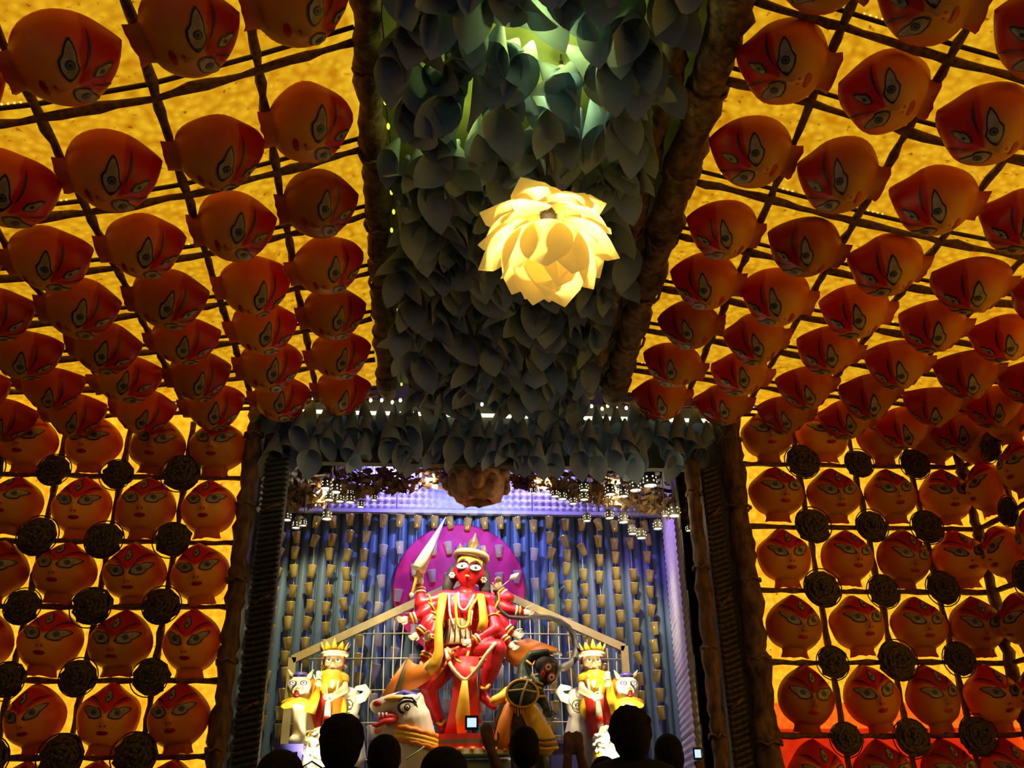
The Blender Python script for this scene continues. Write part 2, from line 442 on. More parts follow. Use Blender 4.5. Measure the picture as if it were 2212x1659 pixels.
# ------------------------------------------------------------------ coiled straw medallions
def coil_mesh(seed):
    r = random.Random(seed); mb = MB()
    for rr, dz in ((.142, .0), (.12, .02), (.1, .03), (.085, .04), (.065, .045), (.05, .055), (.025, .06)):
        n = 20; ph = r.random() * 6
        mb.tube([V((rr * math.cos(2 * math.pi * i / n) * (1 + .09 * math.sin(3.3 * i + ph)), -dz + r.uniform(-.016, .016), rr * math.sin(2 * math.pi * i / n))) for i in range(n)],
                [.017 * r.uniform(.55, 1.4) for _ in range(n)], 6, False, None, 1, True)
    return mb.mesh('coil', M['coil'])
COILS = [coil_mesh(i) for i in range(3)]
BACK = MB().lathe([(0.001, 0), (.13, 0), (.13, -.012), (.001, -.012)], rot=Matrix.Rotation(math.pi / 2, 3, 'X')).mesh('backing_disc', M['coil'])
RINGS = [MB().tube([V((.165 * math.cos(i * math.pi / 12) + dx, -.01, .165 * math.sin(i * math.pi / 12) + dx)) for i in range(24)], .0055, 5, False, None, 1, True).mesh('wire_ring', M['rod']) for dx in (.006, -.012)]
KNOT = MB().ell((0, -.05, 0), (.03, .02, .03), 8, 5).mesh('knot', M['rope'])
def medallion(p, label, group, rz=0):
    root = thing('coiled_medallion', label, 'medallion', p, group)
    root.rotation_euler = (0, random.uniform(-.4, .4), rz); root.scale = [random.uniform(.88, 1.12)] * 3
    inst('coil', random.choice(COILS), root); inst('wire_ring', RINGS[random.randrange(2)], root); inst('backing_disc', BACK, root, (0, .015, 0)); inst('knot', KNOT, root)
for side, xs, zs in (('L', LWX, LWZ[:6]), ('R', RWX[:3], RWZ[:6])):
    xs2 = xs[::-1] if side == 'L' else xs
    for j, z in enumerate(zs):
        for i, x in enumerate(xs2):
            medallion(V((x + random.uniform(-.02, .02), 7.965, z + random.uniform(-.03, .03))),
                      f'round coiled straw medallion, {ORD[j+1]} row from top, {ORD[i+1]} from the {SIDE[side]}', 'coiled medallions on the stage wall lattice')
for j, z in enumerate(RWZ[:6]):
    medallion(V((5.30, 7.45, z)), f'round coiled straw medallion on side wall in hall corner, {ORD[j+1]} from top', 'coiled medallions on the side wall', math.pi / 2 * -1)

# ------------------------------------------------------------------ painted masks
def half_w(y):
    if y <= 0: return .268 * math.sqrt(max(0, 1 - (y / .255) ** 2))
    return .268 * max(0, 1 - (y / .285) ** 1.9) ** .9
_out = []
for i in range(0, 65):
    y = .285 - (.54) * i / 64
    _out.append((half_w(y), y))
_tab = []
for (x, y) in _out: _tab.append((math.atan2(y, x), math.hypot(x, y)))
_tab.sort()
def out_r(a):
    a = math.atan2(math.sin(a), abs(math.cos(a)))
    for (a0, r0), (a1, r1) in zip(_tab[:-1], _tab[1:]):
        if a0 <= a <= a1: return r0 + (r1 - r0) * (a - a0) / max(a1 - a0, 1e-9)
    return _tab[0][1] if a < _tab[0][0] else _tab[-1][1]
DEPTH = .235
def surf(x, y):
    t = math.hypot(x, y) / max(out_r(math.atan2(y, x)), 1e-6)
    z = DEPTH * max(0, 1 - min(t, 1) ** 2.4) ** .62
    z += .045 * math.exp(-(x / .032) ** 2 - ((y + .055) / .05) ** 2) + .018 * math.exp(-(x / .022) ** 2 - ((y - .03) / .07) ** 2)
    z += .014 * math.exp(-(x / .05) ** 2 - ((y + .135) / .02) ** 2)
    return z
def shell_mesh(seed, m):
    r = random.Random(seed); mb = MB(); NA, NR = 36, 11
    wob = [(r.uniform(-.035, .035), r.uniform(0, 6.28)) for _ in range(5)]
    vs = []; fs = []
    def pt(a, t):
        k = 1 + sum(w * math.sin((i + 2) * a + p) for i, (w, p) in enumerate(wob)) * .6
        R = out_r(a) * t; k = 1 + (k - 1) * t ** 3
        x, y = R * math.cos(a), R * math.sin(a)
        return V((x * k, y * k, surf(x, y)))
    vs.append(pt(0, 0.0001))
    for j in range(1, NR + 1):
        t = (j / NR) ** .8
        for i in range(NA): vs.append(pt(math.pi / 2 + 2 * math.pi * i / NA, t))
    for i in range(NA): fs.append([0, 1 + i, 1 + (i + 1) % NA])
    for j in range(NR - 1):
        for i in range(NA):
            a = 1 + j * NA
            fs.append([a + i, a + NA + i, a + NA + (i + 1) % NA, a + (i + 1) % NA])
    # rim turned back to the lattice
    b = len(vs); a = 1 + (NR - 1) * NA
    for i in range(NA): q = vs[a + i]; vs.append(V((q.x * .97, q.y * .97, -.03)))
    for i in range(NA): fs.append([a + i, b + i, b + (i + 1) % NA, a + (i + 1) % NA])
    mb.add(vs, fs)
    # neck
    n = []; k = 9
    for j, (y, wd, zz) in enumerate(((-.19, .13, .11), (-.25, .118, .08), (-.305, .135, .05))):
        for i in range(k):
            u = -1 + 2 * i / (k - 1)
            n.append(V((wd * u, y + r.uniform(-.008, .008), zz * math.sqrt(max(0, 1 - u * u)))))
    mb.add(n, [[j * k + i, j * k + i + 1, (j + 1) * k + i + 1, (j + 1) * k + i] for j in range(2) for i in range(k - 1)])
    return mb.mesh('mask_shell', m)
def patch(mb, pts2, lift, c=None):
    """a flat outline laid on the mask's surface, filled by rings"""
    cx = sum(p[0] for p in pts2) / len(pts2); cy = sum(p[1] for p in pts2) / len(pts2)
    n = len(pts2); vs = [V((cx, cy, surf(cx, cy) + lift))]
    for t in (.5, 1.0):
        for (x, y) in pts2:
            X = cx + (x - cx) * t; Y = cy + (y - cy) * t
            vs.append(V((X, Y, surf(X, Y) + lift)))
    fs = [[0, 1 + i, 1 + (i + 1) % n] for i in range(n)] + [[1 + i, 1 + n + i, 1 + n + (i + 1) % n, 1 + (i + 1) % n] for i in range(n)]
    mb.add(vs, fs)
def almond(cx, cy, L, H, ang, s=1.0, n=20):
    o = []
    for i in range(n):
        a = 2 * math.pi * i / n
        x = L / 2 * math.cos(a); y = H / 2 * math.sin(a) * (abs(math.sin(a)) ** .35) * (1.15 if math.cos(a) < 0 else .8)
        x *= s; y *= s
        o.append((cx + x * math.cos(ang) - y * math.sin(ang), cy + x * math.sin(ang) + y * math.cos(ang)))
    return o
def disc(cx, cy, r, n=12): return [(cx + r * math.cos(2 * math.pi * i / n), cy + r * math.sin(2 * math.pi * i / n)) for i in range(n)]
def eye_mesh(sgn, seed):
    r = random.Random(seed); mb = MB()
    cx = sgn * .108; cy = .028; ang = r.uniform(.38, .6); L = r.uniform(.15, .178); H = r.uniform(.068, .086)
    if sgn < 0: ang = math.pi - ang
    H2 = H * (1 if sgn > 0 else -1)
    mb.mi = 0; patch(mb, almond(cx, cy, L * 1.13, H2 * 1.24, ang), .006)
    mb.mi = 1; patch(mb, almond(cx, cy, L, H2, ang), .010)
    ox = cx - sgn * .012
    ir = MB()
    ir.mi = 0; patch(ir, disc(ox, cy - .004, .024), .012)
    ir.mi = 1; patch(ir, disc(ox, cy - .004, .018), .014)
    ir.mi = 0; patch(ir, disc(ox, cy - .004, .009), .016)
    return mb.mesh('eye', [M['ink'], M['eye_white']]), ir.mesh('iris', [M['ink'], M['iris']])
def brow_mesh(sgn):
    mb = MB(); ps = []
    for i in range(9):
        u = i / 8; x = sgn * (.045 + .125 * u); y = .072 + .085 * u + .02 * math.sin(math.pi * u); ps.append((x, y, .009 * math.sin(math.pi * (u * .9 + .08))))
    vs = []
    for x, y, wd in ps:
        for q in (y - wd, y + wd): vs.append(V((x, q, surf(x, q) + .007)))
    mb.add(vs, [[2 * i, 2 * i + 1, 2 * i + 3, 2 * i + 2] for i in range(8)])
    return mb.mesh('brow', M['ink'])
def third_eye_mesh():
    mb = MB(); mb.mi = 0; patch(mb, almond(0, .155, .115, .062, math.pi / 2), .003); mb.mi = 1; patch(mb, almond(0, .155, .09, .042, math.pi / 2), .006)
    mb.mi = 0; patch(mb, disc(0, .148, .011), .009); return mb.mesh('third_eye', [M['ink'], M['eye_white']])
def lips_mesh():
    mb = MB(); o = []
    for i in range(18):
        a = 2 * math.pi * i / 18; x = .048 * math.cos(a); y = -.135 + (.017 if math.sin(a) > 0 else .02) * math.sin(a) - (.006 * math.exp(-(x / .012) ** 2) if math.sin(a) > 0 else 0)
        o.append((x, y))
    patch(mb, o, .004); return mb.mesh('lips', M['lips'])
def nostril_mesh():
    mb = MB()
    for s in (-1, 1): patch(mb, disc(s * .017, -.085, .008, 8), .004)
    return mb.mesh('nostril_line', M['lips'])
SHELLS = [shell_mesh(i, M['mask'] if i % 3 else M['mask_dark']) for i in range(6)]
EYES = {s: [eye_mesh(s, i) for i in range(4)] for s in (-1, 1)}
BROW = {s: brow_mesh(s) for s in (-1, 1)}
THIRD, LIPS, NOSE = third_eye_mesh(), lips_mesh(), nostril_mesh()
def mask(p, up, out, label, group, sc=1.0):
    z = V(out).normalized(); y = (V(up) - V(up).dot(z) * z).normalized(); x = y.cross(z)
    root = thing('painted_mask', label, 'mask', p, group)
    a = random.gauss(0, .07)
    m = Matrix((x, y, z)).transposed() @ Matrix.Rotation(a, 3, 'Z') @ Matrix.Rotation(random.gauss(0, .1), 3, 'Y') @ Matrix.Rotation(random.gauss(0, .07), 3, 'X')
    root.rotation_euler = m.to_euler()
    root.scale = (sc * random.uniform(.95, 1.04), sc * random.uniform(.95, 1.03), sc * random.uniform(.85, 1.1))
    v = random.randrange(4)
    inst('mask_shell', random.choice(SHELLS), root)
    for s in (-1, 1): inst('iris', EYES[s][v][1], inst('eye', EYES[s][v][0], root)); inst('brow', BROW[s], root)
    inst('third_eye', THIRD, root); inst('lips', LIPS, root); inst('nostril_line', NOSE, root)
# ceiling masks: tips towards the ridge, faces down
for side, ys, kmax in (('L', LY, 6), ('R', RY, 6)):
    n = len(ys)
    for j in range(n - 1):
        row = n - 1 - j
        for k in range(kmax):
            c00 = node(side, k, ys[j]); c01 = node(side, k + 1, ys[j]); c10 = node(side, k, ys[j + 1]); c11 = node(side, k + 1, ys[j + 1])
            c = (c00 + c01 + c10 + c11) / 4
            up = (c00 + c10 - c01 - c11).normalized()
            out = up.cross(c10 - c00)
            if out.z > 0: out = -out
            out = out.normalized() + V((0, -.16, 0))
            q = c + V((0, 0, -.085)) - up * .01 + V((random.uniform(-.015, .015), random.uniform(-.02, .02), 0))
            # only masks the view can hold
            cc = RW.transposed() @ (q - CAM); X = 1106 + F * cc.x / cc.z; Yp = 829.5 + F * cc.y / cc.z
            if not (-190 < X < 2400 and -190 < Yp < 1200): continue
            mask(q, up, out, f'orange mask on ceiling toward the {SIDE[side]}, {ORD[row]} row from stage, {ORD[k+1]} from cones',
                 'painted masks on the ceiling', 1.0)
def cell_masks(side, xs, zs):
    for j, (z1, z0) in enumerate(zip(zs[:-1], zs[1:])):
        if z1 < 1.5: continue
        for i, (a, b) in enumerate(zip(xs[:-1], xs[1:])):
            mask(V(((a + b) / 2 + random.uniform(-.015, .015), 8.02, (z0 + z1) / 2 + .01)), (0, 0, 1), (random.uniform(-.06, .06), -1, random.uniform(-.08, .02)),
                 f'orange mask upright on stage wall, {ORD[j+1]} row from top, {ORD[i+1]} from the {SIDE[side]}', 'painted masks on the stage wall', .99)
cell_masks('L', [-1.8, -2.37, -2.95, -3.53, -4.12, -4.7], [4.72] + LWZ)
cell_masks('R', [3.02, 3.62, 4.21, 4.8, 5.34], [4.95] + RWZ)
for j, (z1, z0) in enumerate(zip([4.72] + RWZ[:-1], RWZ)):
    if z1 < 1.5: continue
    for i, y in enumerate((7.72, 7.15, 6.55, 5.95)):
        mask(V((5.365, y, (z0 + z1) / 2)), (0, 0, 1), (-1, -.1, 0), f'orange mask on the side wall by hall corner, {ORD[j+1]} row from top, {ORD[i+1]} from corner',
             'painted masks on the side wall', .95)
# ================================================================== CENTRE STRIP
def trunk(name, label, a, b, r, seed, m=None):
    rr = random.Random(seed); a = V(a); b = V(b); n = int((b - a).length / .07); mb = MB()
    pts = [a.lerp(b, i / n) + V((rr.uniform(-.012, .012), rr.uniform(-.012, .012), rr.uniform(-.012, .012))) for i in range(n + 1)]
    mb.tube(pts, [r * rr.uniform(.88, 1.12) for _ in pts], 12, True, (5, .12))
    base = (len(mb.v) // 12)
    for i, q in enumerate(mb.v[:]):
        k = rr.uniform(.93, 1.1); c = pts[min(i // 12, n)]; mb.v[i] = tuple(c + (V(q) - c) * k)
    root = thing(name, label, 'pole', (a + b) / 2 if abs((a - b).z) < 1.5 else (a.x, a.y, min(a.z, b.z)))
    mb.build('straw_trunk', m or M['bark'], root)
    t = (b - a).normalized(); nx = t.orthogonal().normalized(); ny = t.cross(nx)
    for s in range(max(3, int((b - a).length / .7))):
        u = (s + .5) / max(3, int((b - a).length / .7)); c = a.lerp(b, u)
        MB().tube([c + (nx * math.cos(2 * math.pi * i / 14) + ny * math.sin(2 * math.pi * i / 14)) * (r * 1.12) + t * .02 * math.sin(i * 2.2) for i in range(14)], .014, 6, False, None, 1, True).build('binding', M['rope'], root)
    return root
trunk('straw_pole', 'thick straw-bound ceiling pole edging the cone strip on the thin pillar side', (-.47, 1.6, ridge(1.6) + .02), (-.52, 7.95, ridge(7.95)), .085, 1)
trunk('straw_pole', 'thick straw-bound ceiling pole edging the cone strip on the woven pillar side', (1.58, 1.6, ridge(1.6) + .02), (1.74, 7.95, ridge(7.95)), .115, 2)
trunk('straw_pole', 'straw-bound pole lying beside the cone strip inside the woven pillar side', (1.33, 1.6, ridge(1.6) + .06), (1.50, 7.95, ridge(7.95) + .03), .075, 12)
trunk('corner_pole', 'upright straw-bound pole where the glowing wall meets the side wall', (5.30, 7.99, 0), (5.31, 7.99, 4.7), .05, 8)

def cone_mesh(seed):
    r = random.Random(seed); mb = MB(); NA, NV = 18, 7
    L = r.uniform(.36, .43); R = r.uniform(.072, .09); tip = r.uniform(.45, .75)
    vs = []; fs = []
    for j in range(NV + 1):
        v = j / NV
        for i in range(NA + 1):
            a = -math.pi * 1.06 + 2.12 * math.pi * i / NA
            e = max(0, 1 - abs(a) / 2.6) ** 1.35
            ln = L * (.56 + tip * e) * v
            rad = .012 + R * v ** .85 * (1 + .45 * e * v * v) * (1 + .03 * i / NA)
            vs.append(V((rad * math.sin(a), rad * math.cos(a), -ln)))
    for j in range(NV):
        for i in range(NA):
            b = j * (NA + 1) + i
            fs.append([b, b + 1, b + NA + 2, b + NA + 1])
    mb.add(vs, fs)
    return mb.mesh('paper_cone', M['paper'])
CONES = [cone_mesh(i) for i in range(5)]
def cone(p, label, group, tilt=.24, turn=1.25, sc=1.0):
    o = bpy.data.objects.new('paper_cone', random.choice(CONES)); COL.objects.link(o); o.location = p
    o.rotation_euler = (random.gauss(.08, tilt), random.gauss(0, tilt), random.gauss(0, turn)); o.scale = [sc * random.uniform(.85, 1.1)] * 3
    tag(o, label, 'paper cone', group)
LAMP = P(1186, 505, 4.3)
GAPS = [P(1168, 62, 3.58), P(1205, 185, 4.0), P(985, 240, 4.3)]
ny = 29; nx = 12
FAR = []
for j in range(ny):
    Y = 2.75 + (7.72 - 2.75) * j / (ny - 1)
    for i in range(nx):
        X = -.30 + 1.55 * (i + (.5 if j % 2 else 0)) / (nx - .5) + random.uniform(-.05, .05) + .12 * (Y - 2.75) / 5 * (i / nx)
        y = Y + random.uniform(-.07, .07)
        p = V((X, y, ridge(y) + .02 + random.uniform(-.08, .03)))
        if any((V((p.x, p.y)) - V((g.x, g.y))).length < (.17, .09)[GAPS.index(g)] for g in GAPS[:2]): continue
        dl = math.hypot(p.x - LAMP.x, p.y - LAMP.y - .45)
        zone = 'along the thin-pillar pole' if i < 4 else 'along the woven-pillar pole' if i > 7 else 'down its middle'
        if dl < .62: cone(p, 'grey-blue rolled paper cone lit by the flower lamp, ' + ('before it' if p.y < LAMP.y + .3 else 'behind it') + ' in ceiling strip', 'paper cones lit by the flower lamp, ' + ('before it' if p.y < LAMP.y + .3 else 'behind it'))
        elif j < 10: cone(p, f'grey-blue paper cone of the ceiling strip nearer than the lamp, {zone}', f'near strip paper cones {zone}')
        elif j < 18: cone(p, f'grey-blue paper cone of the ceiling strip beyond the lamp, {zone}', f'mid strip paper cones {zone}')
        elif j > 20: FAR.append(V((p.x, min(p.y, 7.6), p.z)))
        else: cone(p, f'grey-blue paper cone of the ceiling strip close to the stage, {zone}', f'far strip paper cones {zone}')
mb = MB()
for p in FAR:                                   # the smallest ones at the stage end, past the three hundred
    me = random.choice(CONES)
    r_ = Matrix.Translation(p) @ Matrix.Rotation(random.gauss(0, 1.25), 4, 'Z') @ Matrix.Rotation(random.gauss(0, .24), 4, 'Y') @ Matrix.Rotation(random.gauss(.08, .24), 4, 'X') @ Matrix.Scale(random.uniform(.85, 1.1), 4)
    mb.add([r_ @ v.co for v in me.vertices], [list(q.vertices) for q in me.polygons])
tag(mb.build('paper_cone_mass', M['paper']), 'mass of small grey-blue paper cones where the ceiling strip meets the valance', 'paper cones', None, 'stuff')
# bulbs above the cones
def point(name, p, W, c, r=.04, parent=None):
    l = bpy.data.lights.new(name, 'POINT'); l.energy = W; l.color = c; l.shadow_soft_size = r
    o = bpy.data.objects.new(name, l); COL.objects.link(o)
    if parent: o.parent = parent; o.location = V(p) - parent_world(parent)
    else: o.location = p
    return o
def bulb(p, label, W, c, m, r=.03):
    root = thing('hanging_bulb', label, 'bulb', p)
    MB().ell(V(p), (r, r, r * 1.2), 12, 8).build('glass', m, root)
    MB().lathe([(.012, r * 1.0), (.014, r * 1.2), (.014, r * 2.2), (.002, r * 2.3)], p, 10).build('socket', M['rod'], root)
    MB().tube([V(p) + V((0, 0, r * 2.2)), V((p.x, p.y, ridge(p.y) + .2))], .004, 5).build('cord', M['rod'], root)
    point('bulb_light', V(p) - V((0, 0, r + .03)), W, c, .03, root)
M['bulb_lime'] = glow('bulb_lime', (.85, 1.0, .15), 3)
b0 = P(1168, 60, 3.62); bulb(V((b0.x, b0.y, ridge(b0.y) + .05)), 'lime-yellow bulb glowing in a gap between the closest cones', 15.0, (.85, 1.0, .2), M['bulb_lime'], .045)
b1 = P(1215, 190, 4.05); bulb(V((b1.x, b1.y, ridge(b1.y) + .06)), 'lime-yellow bulb glowing above the flower lamp among cones', 7.0, (.7, 1.0, .35), M['bulb_lime'], .035)
b2 = P(985, 240, 4.35); bulb(V((b2.x, b2.y, ridge(b2.y) + .06)), 'lime-yellow bulb half hidden among cones beside the thin side pole', 4.0, (.8, 1.0, .2), M['bulb_lime'], .03)
# lime glow dots added along the pole to stand in for lit backing
root = thing('backing_glow_string', 'lime glow dots standing in for lit backing along the ceiling pole beside cones', 'fairy lights', (-.37, 4.5, ridge(4.5) + .02))
pts = [V((-.375 + .012 * math.sin(i * 2.1) - .0 * i, 2.6 + i * .2, ridge(2.6 + i * .2) - .1)) for i in range(27)]
MB().tube(pts, .004, 5).build('wire', M['rod'], root)
for i in range(1, 27):
    if random.random() < .75: MB().ell(pts[i] + V((0, 0, -.012)), (.012, .03, .012), 7, 5).build('bulb', M['backing_glow_lime'], root)

# ------------------------------------------------------------------ flower lamp
M['petal'] = mat('lit_petal', (1.0, .80, .22), (.98, .75, .18), 3, .6, trans=.55, emit=.36)
def petal_mesh(seed):
    r = random.Random(seed); mb = MB(); n, k = 8, 7; L = .34; W = .15; vs = []; fs = []
    for i in range(n + 1):
        u = i / n; wd = W * (math.sin(math.pi * min(1, u * .78 + .16)) ** .8) * (1 if u < .8 else max(.04, (1 - u) / .2) ** .7)
        for j in range(k):
            s = -1 + 2 * j / (k - 1)
            cup = .07 * (1 - s * s) * math.sin(math.pi * min(1, u + .15))
            vs.append(V((wd * s, L * u, cup + .05 * u * u)))
    for i in range(n):
        for j in range(k - 1): b = i * k + j; fs.append([b, b + 1, b + k + 1, b + k])
    mb.add(vs, fs); return mb.mesh('petal', M['petal'])
PET = [petal_mesh(i) for i in range(3)]
lamp = thing('flower_lamp', 'glowing cream lotus lamp of paper petals hanging below the cone strip', 'lamp', LAMP)
for row, (cnt, el, rad, rz) in enumerate(((3, 62, .13, .15), (8, 34, .19, .1), (9, 4, .225, .02), (9, -28, .21, -.06), (6, -58, .15, -.15))):
    for i in range(cnt):
        az = 2 * math.pi * (i + .5 * (row % 2)) / cnt + random.uniform(-.12, .12); e = math.radians(el + random.uniform(-10, 10))
        # petals are fixed at a core ring and lean out and down
        o_dir = V((math.cos(az) * math.cos(e), math.sin(az) * math.cos(e), math.sin(e)))
        base = o_dir * rad
        down = V((0, 0, -1)); yv = (down - down.dot(o_dir) * o_dir)
        yv = (yv.normalized() * .85 + o_dir * .55).normalized()
        xv = yv.cross(o_dir).normalized(); zv = xv.cross(yv)
        o = inst('petal', random.choice(PET), lamp, base - yv * .06)
        o.rotation_euler = Matrix((xv, yv, zv)).transposed().to_euler(); o.scale = [random.uniform(.82, 1.08)] * 3
MB().ell(LAMP, .09, 16, 10).build('bulb', glow('lamp_bulb', (1, .85, .45), 7), lamp)
MB().lathe([(.002, .12), (.05, .12), (.06, .2), (.055, .36), (.03, .42), (.002, .42)], LAMP, 14).build('socket', M['rod'], lamp)
MB().tube([LAMP + V((0, 0, .4)), LAMP + V((.01, .02, .65)), V((LAMP.x, LAMP.y + .02, ridge(LAMP.y) + .2))], .006, 6).build('cord', M['rod'], lamp)
point('lamp_light', LAMP + V((0, 0, 0)), LAMP_W, (1, .88, .52), .1, lamp)

# ------------------------------------------------------------------ valance of cones over the opening
M['tube_light'] = glow('tube_light', (1.0, .93, .5), 2.2)
beam = MB().box((-1.68, 8.07, 4.32), (2.8, 8.17, 4.99)).build('valance_beam', M['cap'], None, False)
tag(beam, 'dark beam behind the hanging paper cones over the stage opening', 'beam', None, 'structure')
for r_, (z, y, cnt) in enumerate(((4.93, 7.93, 26), (4.78, 7.86, 26), (4.62, 7.92, 25))):
    for i in range(cnt):
        X = -1.62 + (4.3) * (i + .5 * (r_ % 2) + .25) / cnt + random.uniform(-.05, .05)
        dip = .1 * math.exp(-((X - .45) / .5) ** 2)
        if r_ == 2 and .05 < X < .62 and i % 2: continue
        cone(V((X, y + random.uniform(-.05, .05), z - dip + random.uniform(-.05, .05))),
             f'paper cone in the {("upper", "middle", "lowest")[r_]} valance row over the stage, {ORD[i+1]} from the thin dark pillar', f'paper cones in the {("upper", "middle", "lowest")[r_]} valance row', .1, .7, .98)
for i in range(6):
    x0 = -1.6 + .74 * i
    rt = thing('tube_light', f'tube light behind the cone valance top, {ORD[i+1]} from the thin dark pillar', 'tube light', (x0 + .35, 8.02, 4.82), 'tube lights behind the valance')
    MB().cap_tube([V((x0 + .02, 8.015, 4.82)), V((x0 + .68, 8.015, 4.825))], .02, 8).build('tube', M['tube_light'], rt)
    for xe in (x0, x0 + .7): MB().box((xe - .015, 8.0, 4.795), (xe + .015, 8.05, 4.85)).build('end_cap', M['rod'], rt, False)
root = thing('light_string', 'warm white light string along the top edge of the cone valance', 'fairy lights', (.5, 7.98, 4.93))
MB().tube([V((-1.7, 8.0, 4.95)), V((2.85, 8.0, 4.97))], .006, 5).build('wire', M['rod'], root)
for i in range(46):
    x = -1.66 + 4.46 * i / 45 + random.uniform(-.03, .03)
    if random.random() < .8: MB().ell((x, 7.985, 4.945 + random.uniform(-.03, .02)), (.016, .012, .022), 7, 5).build('bulb', M['led_white'], root)
# ================================================================== STAGE
M['tube'] = mat('blue_corrugation', (.14, .21, .36), (.10, .16, .28), 3, .4, stretch=(1, 1, .3))
M['tray'] = mat('pale_egg_tray', (.72, .70, .82), (.6, .58, .7), 12, .55)
M['tray_dark'] = mat('brown_egg_tray', (.16, .12, .06), (.07, .05, .03), 20, .35, metal=.4)
M['disc'] = mat('magenta_disc', (.80, .02, .20), (.65, .015, .18), 6, .6)
M['cup'] = mat('yellow_lit_clear_cup', (.95, .78, .25), (.75, .55, .12), 10, .16, metal=.35, trans=.35)  # clear plastic; reflected yellow light is put into the base colour
M['cup_clear'] = mat('milky_cup', (.9, .86, .74), (.8, .72, .55), 10, .15, trans=.35)
M['cream'] = mat('cream_wood', (.74, .60, .27), (.62, .47, .18), 6, .55)
M['wire'] = mat('cream_wire', (.7, .62, .42), rough=.5)
M['dry_leaf'] = mat('dried_leaf', (.26, .14, .06), (.10, .05, .025), 14, .6, trans=.15)
M['lump'] = mat('gnarled_brown', (.55, .30, .16), (.16, .07, .04), 9, .7, 1.0)
M['black'] = mat('black_gloss', (.012, .012, .014), rough=.25)
M['lantern'] = mat('dark_cup_shade', (.12, .10, .12), (.06, .05, .06), 14, .4)
M['lan_glow'] = glow('lantern_glow', (1.0, .93, .5), 4.5)
STAGE_Y = 10.2
struct('stage_floor_platform', MB().box((-2.6, 8.3, 0), (3.3, 10.7, 1.35)), M['cap'])
# back wall: one upright tube after another
back = thing('wall_stage_back', None, None, (.35, STAGE_Y + .06, 1.35)); back['kind'] = 'structure'
MB().box((-2.5, STAGE_Y + .02, 1.35), (3.2, STAGE_Y + .1, 5.3)).build('backing_board', M['tube'], back, False)
tm = MB()
vs = []; n = 9
for z in (0, 3.12):
    for i in range(n + 1): a = math.pi * i / n; vs.append(V((-.052 * math.cos(a), -.05 * math.sin(a), z)))
tm.add(vs, [[i, i + 1, i + n + 2, i + n + 1] for i in range(n)]); TUBE = tm.mesh('corrugation_tube', M['tube'])
x = -2.3
while x < 3.05:
    inst('corrugation_tube', TUBE, back, V((x, STAGE_Y + .02, 1.36)) - back.location); x += .112
# violet egg-tray frieze above the tubes
def tray_mesh(nx, nz, p, m, h=.035):
    mb = MB(); W = nx * p; H = nz * p
    res = 4; vs = []; fs = []
    NX, NZ = nx * res, nz * res
    for j in range(NZ + 1):
        for i in range(NX + 1):
            u = i / res; v = j / res
            hh = h * max(0, math.sin(math.pi * (u % 1.0001))) ** 1.2 * max(0, math.sin(math.pi * (v % 1.0001))) ** 1.2
            vs.append(V((u * p, -hh, v * p)))
    for j in range(NZ):
        for i in range(NX): b = j * (NX + 1) + i; fs.append([b, b + 1, b + NX + 2, b + NX + 1])
    mb.add(vs, fs); mb.box((0, .004, 0), (W, .016, H))
    return mb.mesh('egg_tray', m)
TRAY = tray_mesh(10, 8, .08, M['tray'], .05)
fr = thing('egg_tray_frieze', 'row of violet-lit egg trays across the top of the stage back wall', 'egg trays', (.35, STAGE_Y - .1, 4.48))
for i in range(6): inst('egg_tray', TRAY, fr, V((-2.09 + i * .81, STAGE_Y - .1, 4.5)) - fr.location)
MB().box((-2.09, STAGE_Y - .14, 4.46), (2.77, STAGE_Y - .06, 4.5)).build('ledge', M['tray'], fr, False)
# disc behind the figure
dc = P(992, 1272, STAGE_Y - .09)
dm = MB().lathe([(.001, 0), (.74, 0), (.76, .012), (.74, .024), (.001, .024)], (0, 0, 0), 48, Matrix.Rotation(math.pi / 2, 3, 'X'))
dm.v = [tuple(V(q) + dc) for q in dm.v]
tag(dm.build('halo_disc', M['disc']), 'large magenta disc on the blue wall behind the red figure', 'disc')
# strings of plastic cups
def cup_mesh(m):
    return MB().lathe([(.050, .066), (.052, .068), (.048, .06), (.034, -.066), (.002, -.068)], (0, 0, 0), 12).mesh('cup', m)
CUP, CUPC = cup_mesh(M['cup']), cup_mesh(M['cup_clear'])
xs = [-1.98 + .195 * i for i in range(24)]
for i, x in enumerate(xs):
    mid = abs(x - .3) < .95
    root = thing('cup_string', f'string of small plastic cups on the blue stage wall, {ORD[i+1]} from the thin dark pillar', 'cup string', (x, STAGE_Y - .11, 1.4), 'cup strings on the stage back wall')
    MB().tube([V((x, STAGE_Y - .1, 1.42)), V((x, STAGE_Y - .1, 4.44))], .004, 5).build('thread', M['wire'], root)
    z = 4.36 - random.uniform(0, .05)
    while z > 1.6:
        o = inst('cup', CUPC if (mid and z < 4.25) else CUP, root, V((x + random.uniform(-.015, .015), STAGE_Y - .14, z)) - root.location, (random.gauss(0, .12), random.gauss(0, .12), 0))
        z -= ((.33 if mid else .18) + random.uniform(-.03, .05)) * (1 if random.random() > .12 else 1.8)
